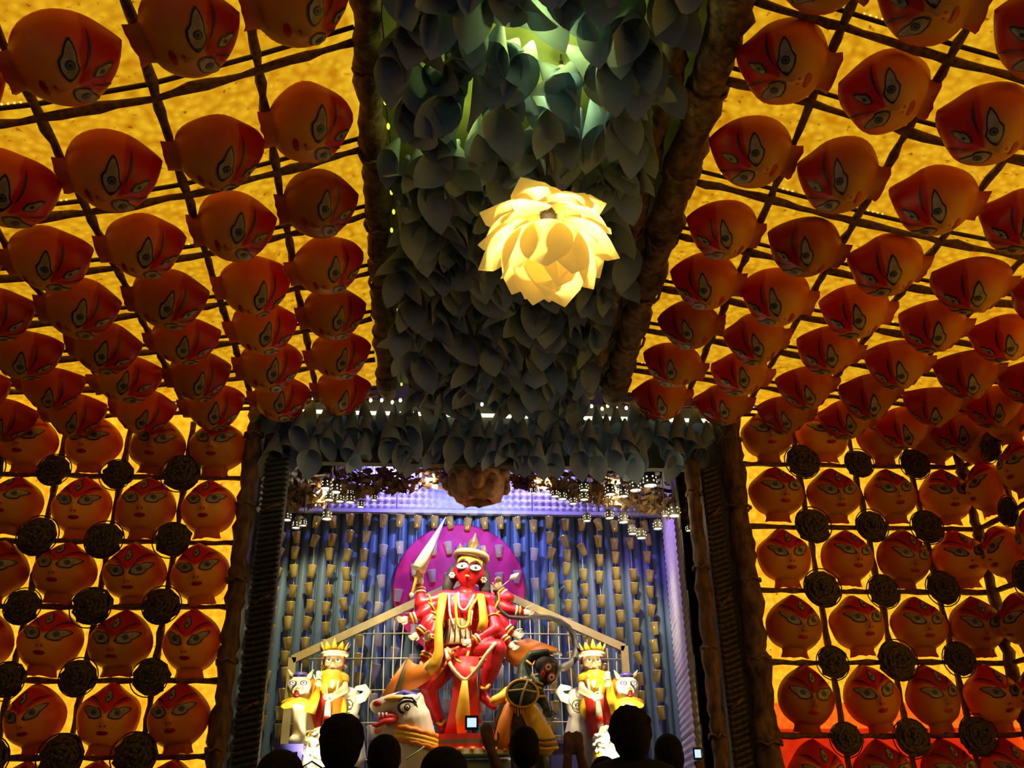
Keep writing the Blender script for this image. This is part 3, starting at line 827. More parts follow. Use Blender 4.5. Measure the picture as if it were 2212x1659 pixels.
# jambs: egg-tray faced side walls that widen towards the back
def jamb(name, a, b, z0, z1, m, label, h=.017, p=.07):
    a = V(a); b = V(b); t = (b - a); L = t.length; root = thing(name, label, 'panel', (a.x, a.y, z0))
    root.rotation_euler = (0, 0, math.atan2(t.y, t.x))
    nx = max(1, round(L / p)); p2 = L / nx; nz = 8; me = tray_mesh(nx, nz, p2, m, h)
    z = 0
    while z + z0 < z1:
        inst('egg_tray', me, root, (0, 0, z)); z += nz * p2 + .006
    return root
jamb('egg_tray_screen', (2.72, STAGE_Y - .12), (2.49, 8.75), 1.36, 4.3, M['tray'], 'violet-lit egg tray panel standing at the side of the stage')
jamb('egg_tray_screen', (2.485, 8.72), (2.41, 8.28), 1.36, 4.3, M['tray_dark'], 'dark gold egg tray panel between violet panel and woven pillar')
struct('ceiling_stage', MB().box((-2.6, 8.26, 5.3), (3.3, 10.7, 5.38)), M['cap'])
struct('wall_stage_right', MB().box((2.78, 8.26, 0), (3.3, 10.7, 5.3)), M['cap'])
struct('wall_stage_left', MB().box((-2.6, 8.26, 0), (-2.1, 10.7, 5.3)), M['cap'])
# pillars with woven faces between straw-bound poles
trunk('stage_pole', 'straw-bound upright pole edging the stage opening beside the thin dark pillar', (-1.74, 7.98, 0), (-1.77, 8.0, 4.9), .075, 21)
trunk('stage_pole', 'thick straw-bound upright pole between woven pillar and glowing masks', (2.90, 7.98, 0), (2.93, 8.0, 4.95), .105, 22)
trunk('stage_pole', 'slim straw-bound upright pole on the stage edge of the woven pillar', (2.46, 7.98, 0), (2.5, 8.0, 4.4), .065, 23)
def weave_panel(name, label, x0, x1, y, z1, m, tilt=0):
    root = thing(name, label, 'pillar', ((x0 + x1) / 2, y, 0))
    MB().box((x0, y, 0), (x1, y + .1, z1)).build('core', m, root, False)
    mb = MB(); z = .05; W = x1 - x0
    while z < z1:
        n = max(3, int(W / .05)); pts = [V((x0 + W * i / (n * 2), y - .012 - .014 * (i % 2), z + tilt * (i / (n * 2)) * W)) for i in range(n * 2 + 1)]
        mb.tube(pts, .02, 5); z += .052
    tag(mb.build('woven_band', m, root), kind='stuff')
    for z in (1.2, 2.05, 2.95, 3.8): MB().tube(rope_pts([V((x0 + .03, y - .03, z)), V((x1 - .03, y - .03, z + tilt * W + .03))], .06, .012), .016, 6).build('twig', M['bark'], root)
weave_panel('woven_pillar', 'wide dark woven pillar between two straw-bound poles beside the stage', 2.595, 2.765, 8.02, 4.3, M['weave_brown'], .35)
weave_panel('woven_pillar', 'thin dark woven pillar at the stage edge beside the blue bench', -1.63, -1.42, 8.04, 4.6, M['weave'], .2)

# ------------------------------------------------------------------ leaf canopy, lanterns, hanging lump
leaf = thing('leaf_canopy', 'arched canopy of dried brown leaves under the cone valance', 'canopy', (.4, 8.5, 3.9))
mb = MB(); rr = random.Random(5)
def arch_y(x):      # photo row of the canopy's lower edge at photo column x
    t = (x - 1040) / 460.0
    return 1050 + 62 * abs(t) ** 1.7
for i in range(2300):
    x = rr.uniform(575, 1500); ed = arch_y(x)
    if 880 < x < 1110 and rr.random() < .75: continue
    y = ed - abs(rr.gauss(0, 1)) * 26 + (14 if x > 1200 else 0); y = max(y, 985)
    c = P(x, y, 8.55 + rr.uniform(-.15, .2)); s = rr.uniform(.03, .07); a = rr.uniform(0, 6.28)
    e1 = V((math.cos(a), rr.uniform(-.6, .6), math.sin(a))).normalized(); e2 = e1.cross(V((rr.uniform(-1, 1), 1, rr.uniform(-1, 1)))).normalized()
    mb.add([c - e1 * s, c + e2 * s * .45 + V((0, -.008, 0)), c + e1 * s, c - e2 * s * .45 + V((0, .008, 0))], [[0, 1, 2, 3]])
tag(mb.build('dried_leaves', M['dry_leaf'], leaf, False), kind='stuff')
ap = [P(x, arch_y(x) - 18, 8.62) for x in range(570, 1510, 40)]
MB().tube(rope_pts(ap, .08, .01), .022, 7).build('arch_branch', M['bark'], leaf)
MB().tube(rope_pts([q + V((0, .06, .14)) for q in ap], .08, .01), .02, 7).build('arch_branch', M['bark'], leaf)
for xx in (600, 860, 1230, 1470):
    q = P(xx, arch_y(xx) - 20, 8.6); MB().tube([q, V((q.x, 8.3, 4.5))], .008, 5).build('hanger', M['bark'], leaf)
M['red_paper'] = mat('red_paper', (.6, .06, .03), (.35, .02, .02), 8, .6, trans=.3)
M['violet_light_petal'] = mat('violet_light_petal', (.25, .06, .6), (.15, .03, .4), 8, .5, trans=.3)  # violet petals stand in for bits of purple light
M['amber_paper'] = mat('amber_paper', (.7, .3, .04), (.5, .2, .03), 8, .5, trans=.3)
for k, (x, y, m, nm) in enumerate(((1268, 1012, 'red_paper', 'red paper flower by the black stage light'), (1308, 1010, 'red_paper', 'dark red paper flower above the lanterns'), (1378, 1025, 'amber_paper', 'amber paper flower above the brightest lantern'),
                                 (826, 1028, 'violet_light_petal', 'violet petals standing in for light over the egg tray frieze'), (967, 1022, 'violet_light_petal', 'bright violet petals standing in for light beside the brown lump'), (1140, 1048, 'violet_light_petal', 'small violet petals standing in for light below the black stage light'))):
    c = P(x, y, 8.5); root = thing('paper_flower', nm, 'paper flower', c)
    for i in range(9):
        a = i * 2.4; d = V((math.cos(a), -.5, math.sin(a))).normalized(); e = d.orthogonal().normalized(); f = d.cross(e)
        mbp = MB(); L = .1 * (1 - .04 * i)
        mbp.ell(c + d * L * .5, (.03, .012, .055), 8, 6, Matrix((e, f, d)).transposed()); mbp.build('petal', M[m], root)
    MB().tube([c, V((c.x, 8.35, 4.4))], .006, 5).build('stem', M['bark'], root)
def lantern(x, y, wpx, i, label):
    Yl = 8.35; s = .0047 * .9; c = P(x, y, Yl); r = max(.03, wpx * s * .5); h = r * 2.1
    root = thing('perforated_lantern', label, 'lantern', c, 'perforated cup lanterns under the leaf canopy')
    MB().lathe([(r, 0), (r * 1.02, .01), (r * .82, h), (r * .3, h * 1.08), (.004, h * 1.1)], c, 14).build('shade', M['lantern'], root)
    MB().lathe([(.001, .008), (r * .92, .008), (r * .92, .016), (.001, .016)], c, 14).build('glowing_mouth', M['lan_glow'], root)
    mb = MB()
    for a in range(6):
        for k in (.3, .62):
            aa = a * math.pi / 3 + k * 3; rad = r * (1.0 - .18 * k)
            mb.ell(c + V((rad * math.cos(aa), rad * math.sin(aa), h * k)), r * .12, 6, 4)
    tag(mb.build('light_hole', M['lan_glow'], root), kind='stuff')
    MB().tube([c + V((0, 0, h)), V((c.x, 8.3, 5.3))], .004, 5).build('cord', M['rod'], root)
LAN = [(1153, 1066, 9), (1199, 1073, 18), (1215, 1079, 20), (1238, 1089, 18), (1262, 1060, 21), (1262, 1080, 20), (1319, 1069, 24), (1347, 1073, 22), (1373, 1060, 27), (1405, 1050, 32), (1268, 1126, 18), (1317, 1120, 20),
       (1347, 1129, 22), (1367, 1154, 20), (1386, 1163, 22), (1421, 1143, 21), (1437, 1115, 15), (1458, 1115, 28), (1488, 1147, 14)]
LAN2 = [(704, 1056, 24), (725, 1064, 24), (711, 1081, 20), (734, 1084, 18), (756, 1086, 20), (779, 1096, 16), (808, 1081, 12), (619, 1124, 20), (639, 1141, 18), (655, 1136, 15), (706, 1122, 22), (587, 1113, 10), (756, 1070, 14)]
for i, (x, y, wd) in enumerate(sorted(LAN, reverse=True)): lantern(x, y, wd, i, f'glowing perforated cup lantern under brown leaves, {ORD[i+1]} from the wide woven pillar')
for i, (x, y, wd) in enumerate(sorted(LAN2)): lantern(x, y, wd, i, f'glowing perforated cup lantern under brown leaves, {ORD[i+1]} from the thin dark pillar')
for i, (x, W) in enumerate(((730, 3.0), (1230, 2.5), (1360, 4.0), (1440, 3.0))):
    point('lantern_light', P(x, 1110, 8.2), W, (1, .85, .4), .12)
# gnarled brown lump hanging over the figure
c = P(1032, 1046, 8.4); root = thing('hanging_lump', 'gnarled brown bark lump hanging over the figure at mid stage', 'ornament', c + V((0, 0, -.2)))
mb = MB(); rr = random.Random(3); prof = [(.02, .28), (.16, .3), (.25, .24), (.29, .08), (.27, -.06), (.2, -.17), (.15, -.2), (.13, -.1), (.02, -.06)]
mb.lathe(prof, c, 22, None, 1.05, .9)
mb.v = [tuple(V(q) + (V(q) - c).normalized() * rr.uniform(-.025, .03)) for q in mb.v]
mb.build('bark_shell', M['lump'], root)
for i in range(12):
    a = i * .52; q = c + V((.28 * math.cos(a), .24 * math.sin(a), rr.uniform(-.08, .12)))
    MB().ell(q, (rr.uniform(.05, .09), .05, rr.uniform(.05, .1)), 9, 6).build('knob', M['lump'], root)
MB().tube([c + V((0, 0, .28)), V((c.x, 8.4, 4.6))], .02, 6).build('rope', M['rope'], root)
# stage lights
def spot(p, tgt, W, c, size, label, blend=.5, vis=True):
    p = V(p); tgt = V(tgt); d = (tgt - p).normalized()
    root = thing('stage_light', label, 'stage light', p)
    rot = d.to_track_quat('Z', 'Y').to_matrix()
    MB().lathe([(.002, -.16), (.05, -.16), (.07, -.1), (.08, 0), (.085, .02), (.075, .02), (.07, -.01)], p, 16, rot).build('housing', M['black'], root)
    MB().lathe([(.001, -.012), (.07, -.012)], p, 16, rot).build('lens', glow('lens_glow', c, 3), root)
    MB().tube([p + V((-.1, 0, 0)), p + V((-.1, .0, .14)), p + V((0, 0, .2)), p + V((.1, 0, .14)), p + V((.1, 0, 0))], .01, 6).build('bracket', M['black'], root)
    if p.z > 3: MB().tube([p + V((0, 0, .2)), V((p.x, max(p.y, 8.3), 5.3))], .012, 6).build('hanger', M['black'], root)
    else: MB().tube([p + V((0, 0, -.05)), V((p.x, p.y, 1.35))], .012, 6).build('stand', M['black'], root)
    l = bpy.data.lights.new('stage_beam', 'SPOT'); l.energy = W; l.color = c; l.spot_size = size; l.spot_blend = blend; l.shadow_soft_size = .07
    o = bpy.data.objects.new('stage_beam', l); COL.objects.link(o); o.parent = root
    o.location = d * .04; o.rotation_euler = d.to_track_quat('-Z', 'Y').to_euler()
    return root
WARM = (1, .80, .50)
spot(P(1184, 1012, 8.45), P(1005, 1400, 9.3), SPOT_W, (1, .82, .6), 1.0, 'black stage light hanging under the valance beside the brown lump')
spot(P(915, 1000, 8.45), P(990, 1400, 9.3), SPOT_W * .7, (1, .80, .55), 1.0, 'black stage light hanging under the valance beside the violet light petals')
spot(P(700, 1020, 8.4), P(705, 1500, 9.1), SPOT_W * 1.9, (1, .86, .45), .5, 'black stage light hanging over the crowned statue beside the blue bench')
spot(P(1330, 1020, 8.4), P(1290, 1490, 9.1), SPOT_W * 2.0, (1, .86, .45), .5, 'black stage light hanging over the crowned statue beside the violet panel')
spot((-.5, 9.72, 5.12), (-.6, 10.1, 4.6), VIOLET_W * .4, (.32, .25, 1), 2.2, 'small violet stage light aimed at the frieze beside thin pillar')
spot((1.2, 9.72, 5.12), (1.3, 10.1, 4.6), VIOLET_W * .4, (.32, .25, 1), 2.2, 'small violet stage light aimed at the frieze beside woven pillar')
spot((.35, 8.8, 4.85), (.35, 10.2, 3.5), VIOLET_W * .9, (.3, .36, 1), 1.7, 'blue stage light washing the corrugated wall above the figure')
spot((1.5, 8.8, 4.8), (2.6, 9.4, 2.9), VIOLET_W * .6, (.42, .2, 1), 1.5, 'violet stage light aimed at the egg tray side panel')
spot((-1.2, 8.6, 4.75), (-1.3, 10.2, 2.4), SPOT_W * .36, (1, .86, .4), 1.1, 'yellow stage light washing cup strings beside the thin pillar')
spot((1.8, 8.6, 4.75), (1.9, 10.2, 2.4), SPOT_W * .36, (1, .86, .4), 1.1, 'yellow stage light washing cup strings beside the woven pillar')

# ------------------------------------------------------------------ gabled cream railing behind the figures
FY = 9.75
fence = thing('gabled_railing', 'cream gabled railing with thin wires standing behind the figures', 'railing', (.35, FY, 1.35))
A, B_, C_ = P(632, 1425, FY), P(1010, 1250, FY), P(1348, 1400, FY)
MB().beam(A, B_, .04, .03).build('rail', M['cream'], fence, False); MB().beam(B_, C_, .04, .03).build('rail', M['cream'], fence, False)
MB().beam(A + V((0, 0, .02)), V((A.x, FY, 1.36)), .04, .03).build('post', M['cream'], fence, False); MB().beam(C_ + V((0, 0, .02)), V((C_.x, FY, 1.36)), .04, .03).build('post', M['cream'], fence, False)
x = A.x + .1; i = 0
while x < C_.x - .05:
    zt = A.z + (B_.z - A.z) * (x - A.x) / (B_.x - A.x) if x < B_.x else B_.z + (C_.z - B_.z) * (x - B_.x) / (C_.x - B_.x)
    MB().tube([V((x + .02, FY, 1.37)), V((x + .03 * math.sin(i * 1.7), FY - .01, (1.37 + zt) / 2)), V((x, FY, zt))], .006, 5).build('upright_wire', M['wire'], fence); x += .105; i += 1
for z in (1.75, 2.1, 2.42, 2.74, 3.0, 3.22):
    def xa(z, p, q): return p.x + (q.x - p.x) * max(0, (z - p.z)) / (q.z - p.z)
    MB().tube([V((xa(z, A, B_), FY - .012, z)), V((.3, FY - .012, z + .015)), V((xa(z, C_, B_), FY - .012, z))], .006, 5).build('cross_wire', M['wire'], fence)
# ================================================================== FIGURES ON THE STAGE
M['red_skin'] = mat('red_lacquer', (.62, .012, .02), (.45, .008, .015), 10, .42)
M['crimson'] = mat('crimson_sleeve', (.55, .01, .06), (.4, .008, .05), 10, .45)
M['orange_cloth'] = mat('orange_cloth', (.85, .26, .02), (.72, .2, .015), 5, .5)
M['yellow_cloth'] = mat('yellow_cloth', (.90, .55, .03), (.8, .45, .02), 5, .5)
M['red_cloth'] = mat('red_cloth', (.68, .025, .01), (.5, .015, .01), 5, .5)
M['cream_skin'] = mat('cream_paint', (.85, .68, .42), (.78, .6, .34), 6, .45)
M['white_paint'] = mat('white_paint', (.86, .82, .68), (.8, .74, .55), 5, .45)
M['gold'] = mat('gold_paint', (.85, .5, .05), (.7, .38, .03), 8, .35)
M['olive'] = mat('olive_band', (.13, .11, .03), rough=.6)
M['green_dark'] = mat('dark_green_skin', (.035, .055, .025), (.02, .03, .015), 8, .35)
M['hair_grey'] = mat('dark_hair', (.06, .05, .045), (.03, .025, .025), 20, .6)
M['purple'] = mat('purple_paint', (.08, .05, .35), (.05, .03, .25), 6, .5)
M['blue'] = mat('blue_bench', (.06, .055, .34), (.045, .04, .27), 5, .5)
M['steel'] = mat('grey_steel', (.4, .42, .42), rough=.3, metal=.8)
M['green_pale'] = mat('pale_green_base', (.3, .42, .22), (.24, .35, .18), 5, .6)
IY = 9.3
def Q(x, y, dy=0.0): return P(x, y, IY + dy)
PX = .0047
def place_disc(mb, c, r, fwd, mi, lift=0, sx=1, sy=1, roll=0):
    """a small domed disc facing fwd"""
    rot = V(fwd).normalized().to_track_quat('Z', 'Y').to_matrix() @ Matrix.Rotation(roll, 3, 'Z')
    mb.mi = mi; mb.lathe([(.0005, .006), (r * .6, .005), (r, 0)], V(c) + V(fwd).normalized() * lift, 14, rot, sx, sy)
def hand(root, wrist, d, pal, size=.11, m=None, name='hand', curl=.5):
    """palm, four fingers of unequal length and a thumb leaving the side of the palm"""
    d = V(d).normalized(); pal = (V(pal) - V(pal).dot(d) * d).normalized(); side = d.cross(pal)
    rot = Matrix((side, pal, d)).transposed(); mb = MB(); w_ = V(wrist)
    mb.ell(w_ + d * size * .42, (size * .30, size * .14, size * .46), 10, 8, rot)
    for k, (o, L) in enumerate(((-.22, .42), (-.075, .5), (.075, .47), (.2, .36))):
        b = w_ + d * size * .75 + side * size * o; L *= size
        mb.cap_tube([b, b + d * L * .5 + pal * L * .12 * curl * 2, b + d * L * .85 + pal * L * .45 * curl * 2], [size * .075, size * .07, size * .055], 7)
    b = w_ + d * size * .3 + side * size * -.26
    mb.cap_tube([b, b + (d * .6 - side * .6 + pal * .4) * size * .28, b + (d * 1.2 - side * .6 + pal * .7) * size * .4], [size * .085, size * .075, size * .06], 7)
    return mb.build(name, m or M['cream_skin'], root)

gd = thing('goddess_statue', 'many-armed red goddess statue with gold crown striding over a beast', 'statue', Q(995, 1600))
body = MB()
# torso, neck, head
body.ell(Q(1000, 1322), (.25, .15, .2)); body.ell(Q(998, 1350), (.2, .14, .2)); body.ell(Q(995, 1385), (.16, .13, .18)); body.ell(Q(995, 1415), (.24, .16, .16))
body.cap_tube([Q(955, 1292), Q(1004, 1296), Q(1052, 1296)], [.085, .1, .085], 12)
body.cap_tube([Q(1008, 1290), Q(1010, 1262)], [.075, .07], 12)
hc = Q(1014, 1230); HR = Matrix.Rotation(math.radians(-9), 3, 'Y')
HR = Matrix.Rotation(math.radians(9), 3, 'Y') @ Matrix.Rotation(math.radians(-4), 3, 'Z')
body.ell(hc, (.155, .155, .185), 20, 14, HR); body.ell(hc + HR @ V((0, -.03, -.11)), (.1, .11, .095), 16, 10, HR)
body.ell(hc + HR @ V((-.004, -.15, -.04)), (.02, .026, .045), 10, 8, HR)
for s in (-1, 1): body.ell(hc + HR @ V((s * .155, .0, -.03)), (.022, .03, .05), 8, 6, HR)
# legs
body.cap_tube([Q(975, 1420), Q(950, 1452, -.12), Q(924, 1484, -.16)], [.15, .125, .095], 14)
body.cap_tube([Q(924, 1484, -.16), Q(934, 1525, -.1), Q(953, 1562, -.05)], [.095, .085, .055], 14)
body.cap_tube([Q(953, 1562, -.05), Q(960, 1590, -.05), Q(945, 1600, -.22)], [.055, .06, .045], 12)
body.cap_tube([Q(1020, 1418), Q(1050, 1405, -.18), Q(1074, 1402, -.26)], [.15, .125, .1], 14)
body.cap_tube([Q(1074, 1402, -.26), Q(1060, 1445, -.24), Q(1046, 1490, -.2)], [.1, .09, .055], 14)
body.cap_tube([Q(1046, 1490, -.2), Q(1046, 1507, -.22), Q(1066, 1526, -.3)], [.05, .055, .04], 12)
# ten arms: shoulder, elbow, wrist
ARMS = [((950, 1296), (908, 1306), (907, 1268), (.05, -.1, 1), .0), ((950, 1305), (912, 1328), (886, 1338), (-1, -.3, -.1), -.06), ((952, 1318), (922, 1350), (906, 1368), (-.7, -.4, -.5), -.1),
        ((952, 1325), (934, 1372), (930, 1388), (-.3, -.5, .6), -.2), ((952, 1330), (930, 1395), (917, 1424), (-.3, -.2, -1), -.16),
        ((1058, 1298), (1098, 1292), (1079, 1276), (-.2, -.4, 1), .0), ((1060, 1305), (1090, 1316), (1126, 1322), (1, -.3, -.15), -.02), ((1058, 1318), (1072, 1360), (1022, 1386), (-1, -.4, -.2), -.22),
        ((1058, 1320), (1086, 1348), (1104, 1366), (.8, -.3, -.4), -.06), ((1056, 1328), (1080, 1372), (1096, 1388), (.6, -.3, -.5), -.12)]
for i, (s, e, h, d, dy) in enumerate(ARMS):
    body.cap_tube([Q(*s), Q(*e, dy * .7 - .02)], [.08, .066], 12); body.cap_tube([Q(*e, dy * .7 - .02), Q(*h, dy)], [.064, .042], 12)
o = remesh(body.build('body', M['red_skin'], gd), .016, 2)
for i, (s, e, h, d, dy) in enumerate(ARMS):
    wpt = Q(*h, dy); hand(gd, wpt, d, (0, -1, .2), .125, None, 'hand', .7)
    dd = (Q(*h, dy) - Q(*e, dy * .7 - .02)).normalized(); r0 = dd.to_track_quat('Z', 'Y').to_matrix()
    for k in (0, 1):
        c = wpt - dd * (.02 + .035 * k)
        MB().tube([c + r0 @ V((.052 * math.cos(a * math.pi / 8), .052 * math.sin(a * math.pi / 8), 0)) for a in range(16)], .012, 6, False, None, 1, True).build('bangle', M['white_paint' if k else 'gold'], gd)
    m_ = (Q(*s) + Q(*e, dy * .7 - .02)) / 2; d2 = (Q(*e, dy * .7 - .02) - Q(*s)).normalized(); r1 = d2.to_track_quat('Z', 'Y').to_matrix()
    MB().tube([m_ + r1 @ V((.078 * math.cos(a * math.pi / 8), .078 * math.sin(a * math.pi / 8), 0)) for a in range(16)], .011, 6, False, None, 1, True).build('arm_band', M['gold'], gd)
# face
fw = HR @ V((0, -1, .05))
def onface(u, v):       # a point on the head's front, u right v up in head radii
    q = V((u * .15, 0, v * .18)); q.y = -.155 * math.sqrt(max(.02, 1 - u * u - v * v)); return hc + HR @ q
for s in (-1, 1):
    mb = MB(); c = onface(s * .46, -.06); nn = (c - hc).normalized(); nn.y -= .8; nn.normalize()
    place_disc(mb, c, .058, nn, 0, .006, 1.3, .68, 0); place_disc(mb, c, .049, nn, 1, .011, 1.25, .6); place_disc(mb, c, .018, nn, 0, .014)
    mb.build('eye', [M['ink'], M['white_paint']], gd)
    MB().tube([onface(s * .1, .16) + fw * .014, onface(s * .42, .3) + fw * .018, onface(s * .8, .14) + fw * .018], [.006, .009, .004], 6).build('brow', M['ink'], gd)
mb = MB()
vs = []
for q in range(13):
    u = -.84 + 1.68 * q / 12; lo = .1 + .26 * math.sin(math.pi * min(1, abs(u) / .84)) + .06 * abs(u); hi = max(lo + .05, .74 - .35 * u * u)
    for t in range(5): v_ = lo + (hi - lo) * t / 4; k_ = min(1, .98 / max(.01, math.hypot(u, v_))); vs.append(hc + (onface(u * k_, v_ * k_) - hc) * 1.045)
mb.add(vs, [[a * 5 + b, a * 5 + b + 1, a * 5 + b + 6, a * 5 + b + 5] for a in range(12) for b in range(4)]); mb.build('forehead_paint', M['gold'], gd)
mb = MB(); mb.ell(onface(.0, -.62) + fw * .03, (.026, .012, .012), 10, 6, HR); mb.build('lips', M['gold'], gd)
for s in (-1, 1):
    c = hc + HR @ V((s * .168, -.03, -.1)); mb = MB()
    for k in range(6): mb.ell(c + V((.022 * math.cos(k * 1.05), -.01, .022 * math.sin(k * 1.05))), .015, 7, 5)
    mb.ell(c, .016, 7, 5); mb.build('earring', M['white_paint'], gd)
# hair falling behind, crown
mb = MB(); mb.ell(hc + HR @ V((0, .05, .03)), (.178, .16, .19), 18, 12, HR)
for s in (-1, 1): mb.cap_tube([hc + HR @ V((s * .16, .05, -.02)), hc + HR @ V((s * .2, .04, -.2)), Q(1010 + s * 46, 1294, .05)], [.07, .065, .04], 10)
remesh(mb.build('hair', M['hair_grey'], gd), .018)
cr = MB(); cr.tube([hc + HR @ V((.165 * math.cos(a * math.pi / 12), .165 * math.sin(a * math.pi / 12), .125 + (.03 if math.sin(a * math.pi / 12) < 0 else 0))) for a in range(24)], .03, 8, False, None, 1, True)
cr.build('crown_band', M['cream'], gd)
cr = MB(); cr.lathe([(.12, .13), (.115, .17), (.08, .2), (.065, .23), (.07, .26), (.05, .31), (.02, .36), (.008, .4), (.001, .41)], hc, 16, HR); cr.build('crown_spire', M['gold'], gd)
for k in range(7):
    a = math.pi * (1.1 + .8 * k / 6); b = hc + HR @ V((.15 * math.cos(a), .15 * math.sin(a), .14)); d = HR @ V((math.cos(a) * .35, math.sin(a) * .2, 1))
    mb = MB(); mb.tube([b, b + d * .05, b + d * .1], [.035, .028, .002], 6, True, None, .4); mb.build('crown_leaf', M['orange_cloth' if k % 2 else 'purple'], gd)
# garlands and necklaces
def garland(name, pts, r, m, step=.03):
    mb = MB(); ps = [V(p) for p in pts]; ln = []
    for i in range(len(ps) - 1):
        p0 = ps[max(i - 1, 0)]; p1 = ps[i]; p2 = ps[i + 1]; p3 = ps[min(i + 2, len(ps) - 1)]
        for t in range(6):
            t /= 6; ln.append(.5 * ((2 * p1) + (p2 - p0) * t + (2 * p0 - 5 * p1 + 4 * p2 - p3) * t * t + (3 * p1 - p0 - 3 * p2 + p3) * t ** 3))
    ln.append(ps[-1]); mb.cap_tube(ln, [r * (1 + .25 * (i % 2)) for i in range(len(ln))], 8); return mb.build(name, m, gd)
f = -.17
garland('necklace', [Q(986, 1284, -.1), Q(985, 1318, f), Q(990, 1350, f - .02), Q(1002, 1356, f - .03), Q(1012, 1345, f - .02), Q(1016, 1315, f), Q(1034, 1288, -.1)], .014, M['yellow_cloth'])
garland('necklace', [Q(990, 1280, -.12), Q(992, 1308, f), Q(1002, 1318, f - .02), Q(1012, 1308, f), Q(1024, 1285, -.12)], .01, M['white_paint'])
garland('necklace', [Q(970, 1284, -.1), Q(972, 1325, f), Q(980, 1350, f)], .01, M['white_paint']); garland('necklace', [Q(1020, 1320, f), Q(1016, 1350, f)], .01, M['white_paint'])
garland('hip_garland', [Q(962, 1404, -.2), Q(975, 1440, -.3), Q(1003, 1468, -.32), Q(1026, 1450, -.36), Q(1052, 1412, -.38), Q(1070, 1390, -.36)], .018, M['cream_skin'])
garland('hip_garland', [Q(966, 1400, -.18), Q(985, 1425, -.26), Q(1003, 1430, -.27), Q(1012, 1408, -.24)], .014, M['gold'])
for k in range(26):
    a = random.uniform(-1, 1); x = 1000 + a * 48; y = random.uniform(1296, 1340)
    if abs(a) < .35: continue
    q = Q(x, y, -.145 - .0 + .09 * abs(a)); MB().ell(q, .013, 7, 5).build('gold_stud', M['gold'], gd)
# waist cloth
wc = MB(); wc.lathe([(.165, .12), (.155, .04), (.16, -.06), (.185, -.13), (.17, -.14)], Q(993, 1367), 26, None, 1, .95)
wc.v = [tuple(V(q) + V((0, .012 * math.sin(i * 2.9), 0))) for i, q in enumerate(wc.v)]; wc.build('waist_cloth', M['cream_skin'], gd)
for k in range(9):
    a = math.pi * (1.08 + .84 * k / 8); c = Q(993, 1367)
    MB().tube([c + V((.166 * math.cos(a), .158 * math.sin(a), .11)), c + V((.158 * math.cos(a), .15 * math.sin(a), .03)), c + V((.185 * math.cos(a), .176 * math.sin(a), -.12))], .006, 5).build('pleat_line', M['olive'], gd)
# drapery
def rib(name, pairs, m, th=.02, parent=None):
    return MB().ribbon([(Q(*a), Q(*b)) for a, b in pairs], th).build(name, m, parent or gd)
rib('sash', [((948, 1284, -.11), (966, 1284, -.12)), ((945, 1310, -.2), (962, 1312, -.22)), ((940, 1345, -.25), (956, 1346, -.27)), ((938, 1380, -.3), (957, 1382, -.3)), ((938, 1405, -.33), (958, 1414, -.33)), ((930, 1425, -.33), (950, 1442, -.33)), ((918, 1442, -.3), (934, 1460, -.3))], M['yellow_cloth'])
rib('sash', [((1030, 1284, -.11), (1046, 1286, -.1)), ((1034, 1310, -.2), (1050, 1312, -.18)), ((1036, 1340, -.24), (1054, 1342, -.2)), ((1030, 1362, -.24), (1050, 1366, -.2))], M['yellow_cloth'])
rib('flying_scarf', [((930, 1422, -.31), (940, 1458, -.31)), ((912, 1438, -.28), (920, 1474, -.28)), ((892, 1432, -.24), (898, 1488, -.24)), ((880, 1420, -.2), (862, 1498, -.2))], M['orange_cloth'])
rib('scarf_border', [((884, 1419, -.21), (866, 1497, -.21)), ((878, 1425, -.2), (850, 1500, -.2))], M['olive'])
rib('scarf_border', [((878, 1424, -.2), (850, 1500, -.2)), ((868, 1436, -.19), (822, 1506, -.19))], M['orange_cloth'])
rib('flying_scarf', [((1096, 1392, .06), (1092, 1425, .06)), ((1118, 1385, .08), (1112, 1440, .08)), ((1140, 1378, .1), (1134, 1446, .1)), ((1165, 1386, .08), (1150, 1436, .08)), ((1206, 1402, .05), (1190, 1420, .05))], M['orange_cloth'])
rib('front_drape', [((975, 1420, -.24), (1035, 1420, -.24)), ((980, 1460, -.28), (1030, 1465, -.3)), ((976, 1510, -.24), (1030, 1510, -.28)), ((966, 1560, -.2), (1034, 1540, -.26)), ((958, 1590, -.16), (1040, 1560, -.22))], M['red_cloth'], .03)
rib('inner_drape', [((998, 1470, -.36), (1010, 1470, -.36)), ((990, 1510, -.34), (1014, 1515, -.34)), ((984, 1545, -.32), (1016, 1550, -.32)), ((988, 1590, -.28), (1006, 1590, -.28))], M['yellow_cloth'], .02)
rib('side_drape', [((1014, 1440, -.3), (1030, 1440, -.28)), ((1016, 1490, -.28), (1032, 1492, -.26)), ((1022, 1540, -.24), (1040, 1538, -.22))], M['orange_cloth'])
for k in range(5): 
    rib('pleat', [((936 + k * 9, 1468 - k * 14, -.26), (940 + k * 9, 1470 - k * 14, -.26)), ((952 + k * 8, 1446 - k * 12, -.3), (956 + k * 8, 1449 - k * 12, -.3)), ((966 + k * 6, 1424 - k * 7, -.26), (969 + k * 6, 1428 - k * 7, -.26))], M['orange_cloth'])
for k in range(5): rib('pleat', [((1030, 1396 + k * 8, -.22), (1030, 1400 + k * 8, -.22)), ((1052, 1392 + k * 8, -.3), (1052, 1396 + k * 8, -.3))], M['orange_cloth'])
for (a, b) in (((944, 1560, -.08), (962, 1556, -.1)), ((1037, 1484, -.24), (1058, 1478, -.26))):
    garland('anklet', [Q(*a), Q((a[0] + b[0]) / 2, a[1] + 5, a[2] - .06), Q(*b)], .015, M['gold'])
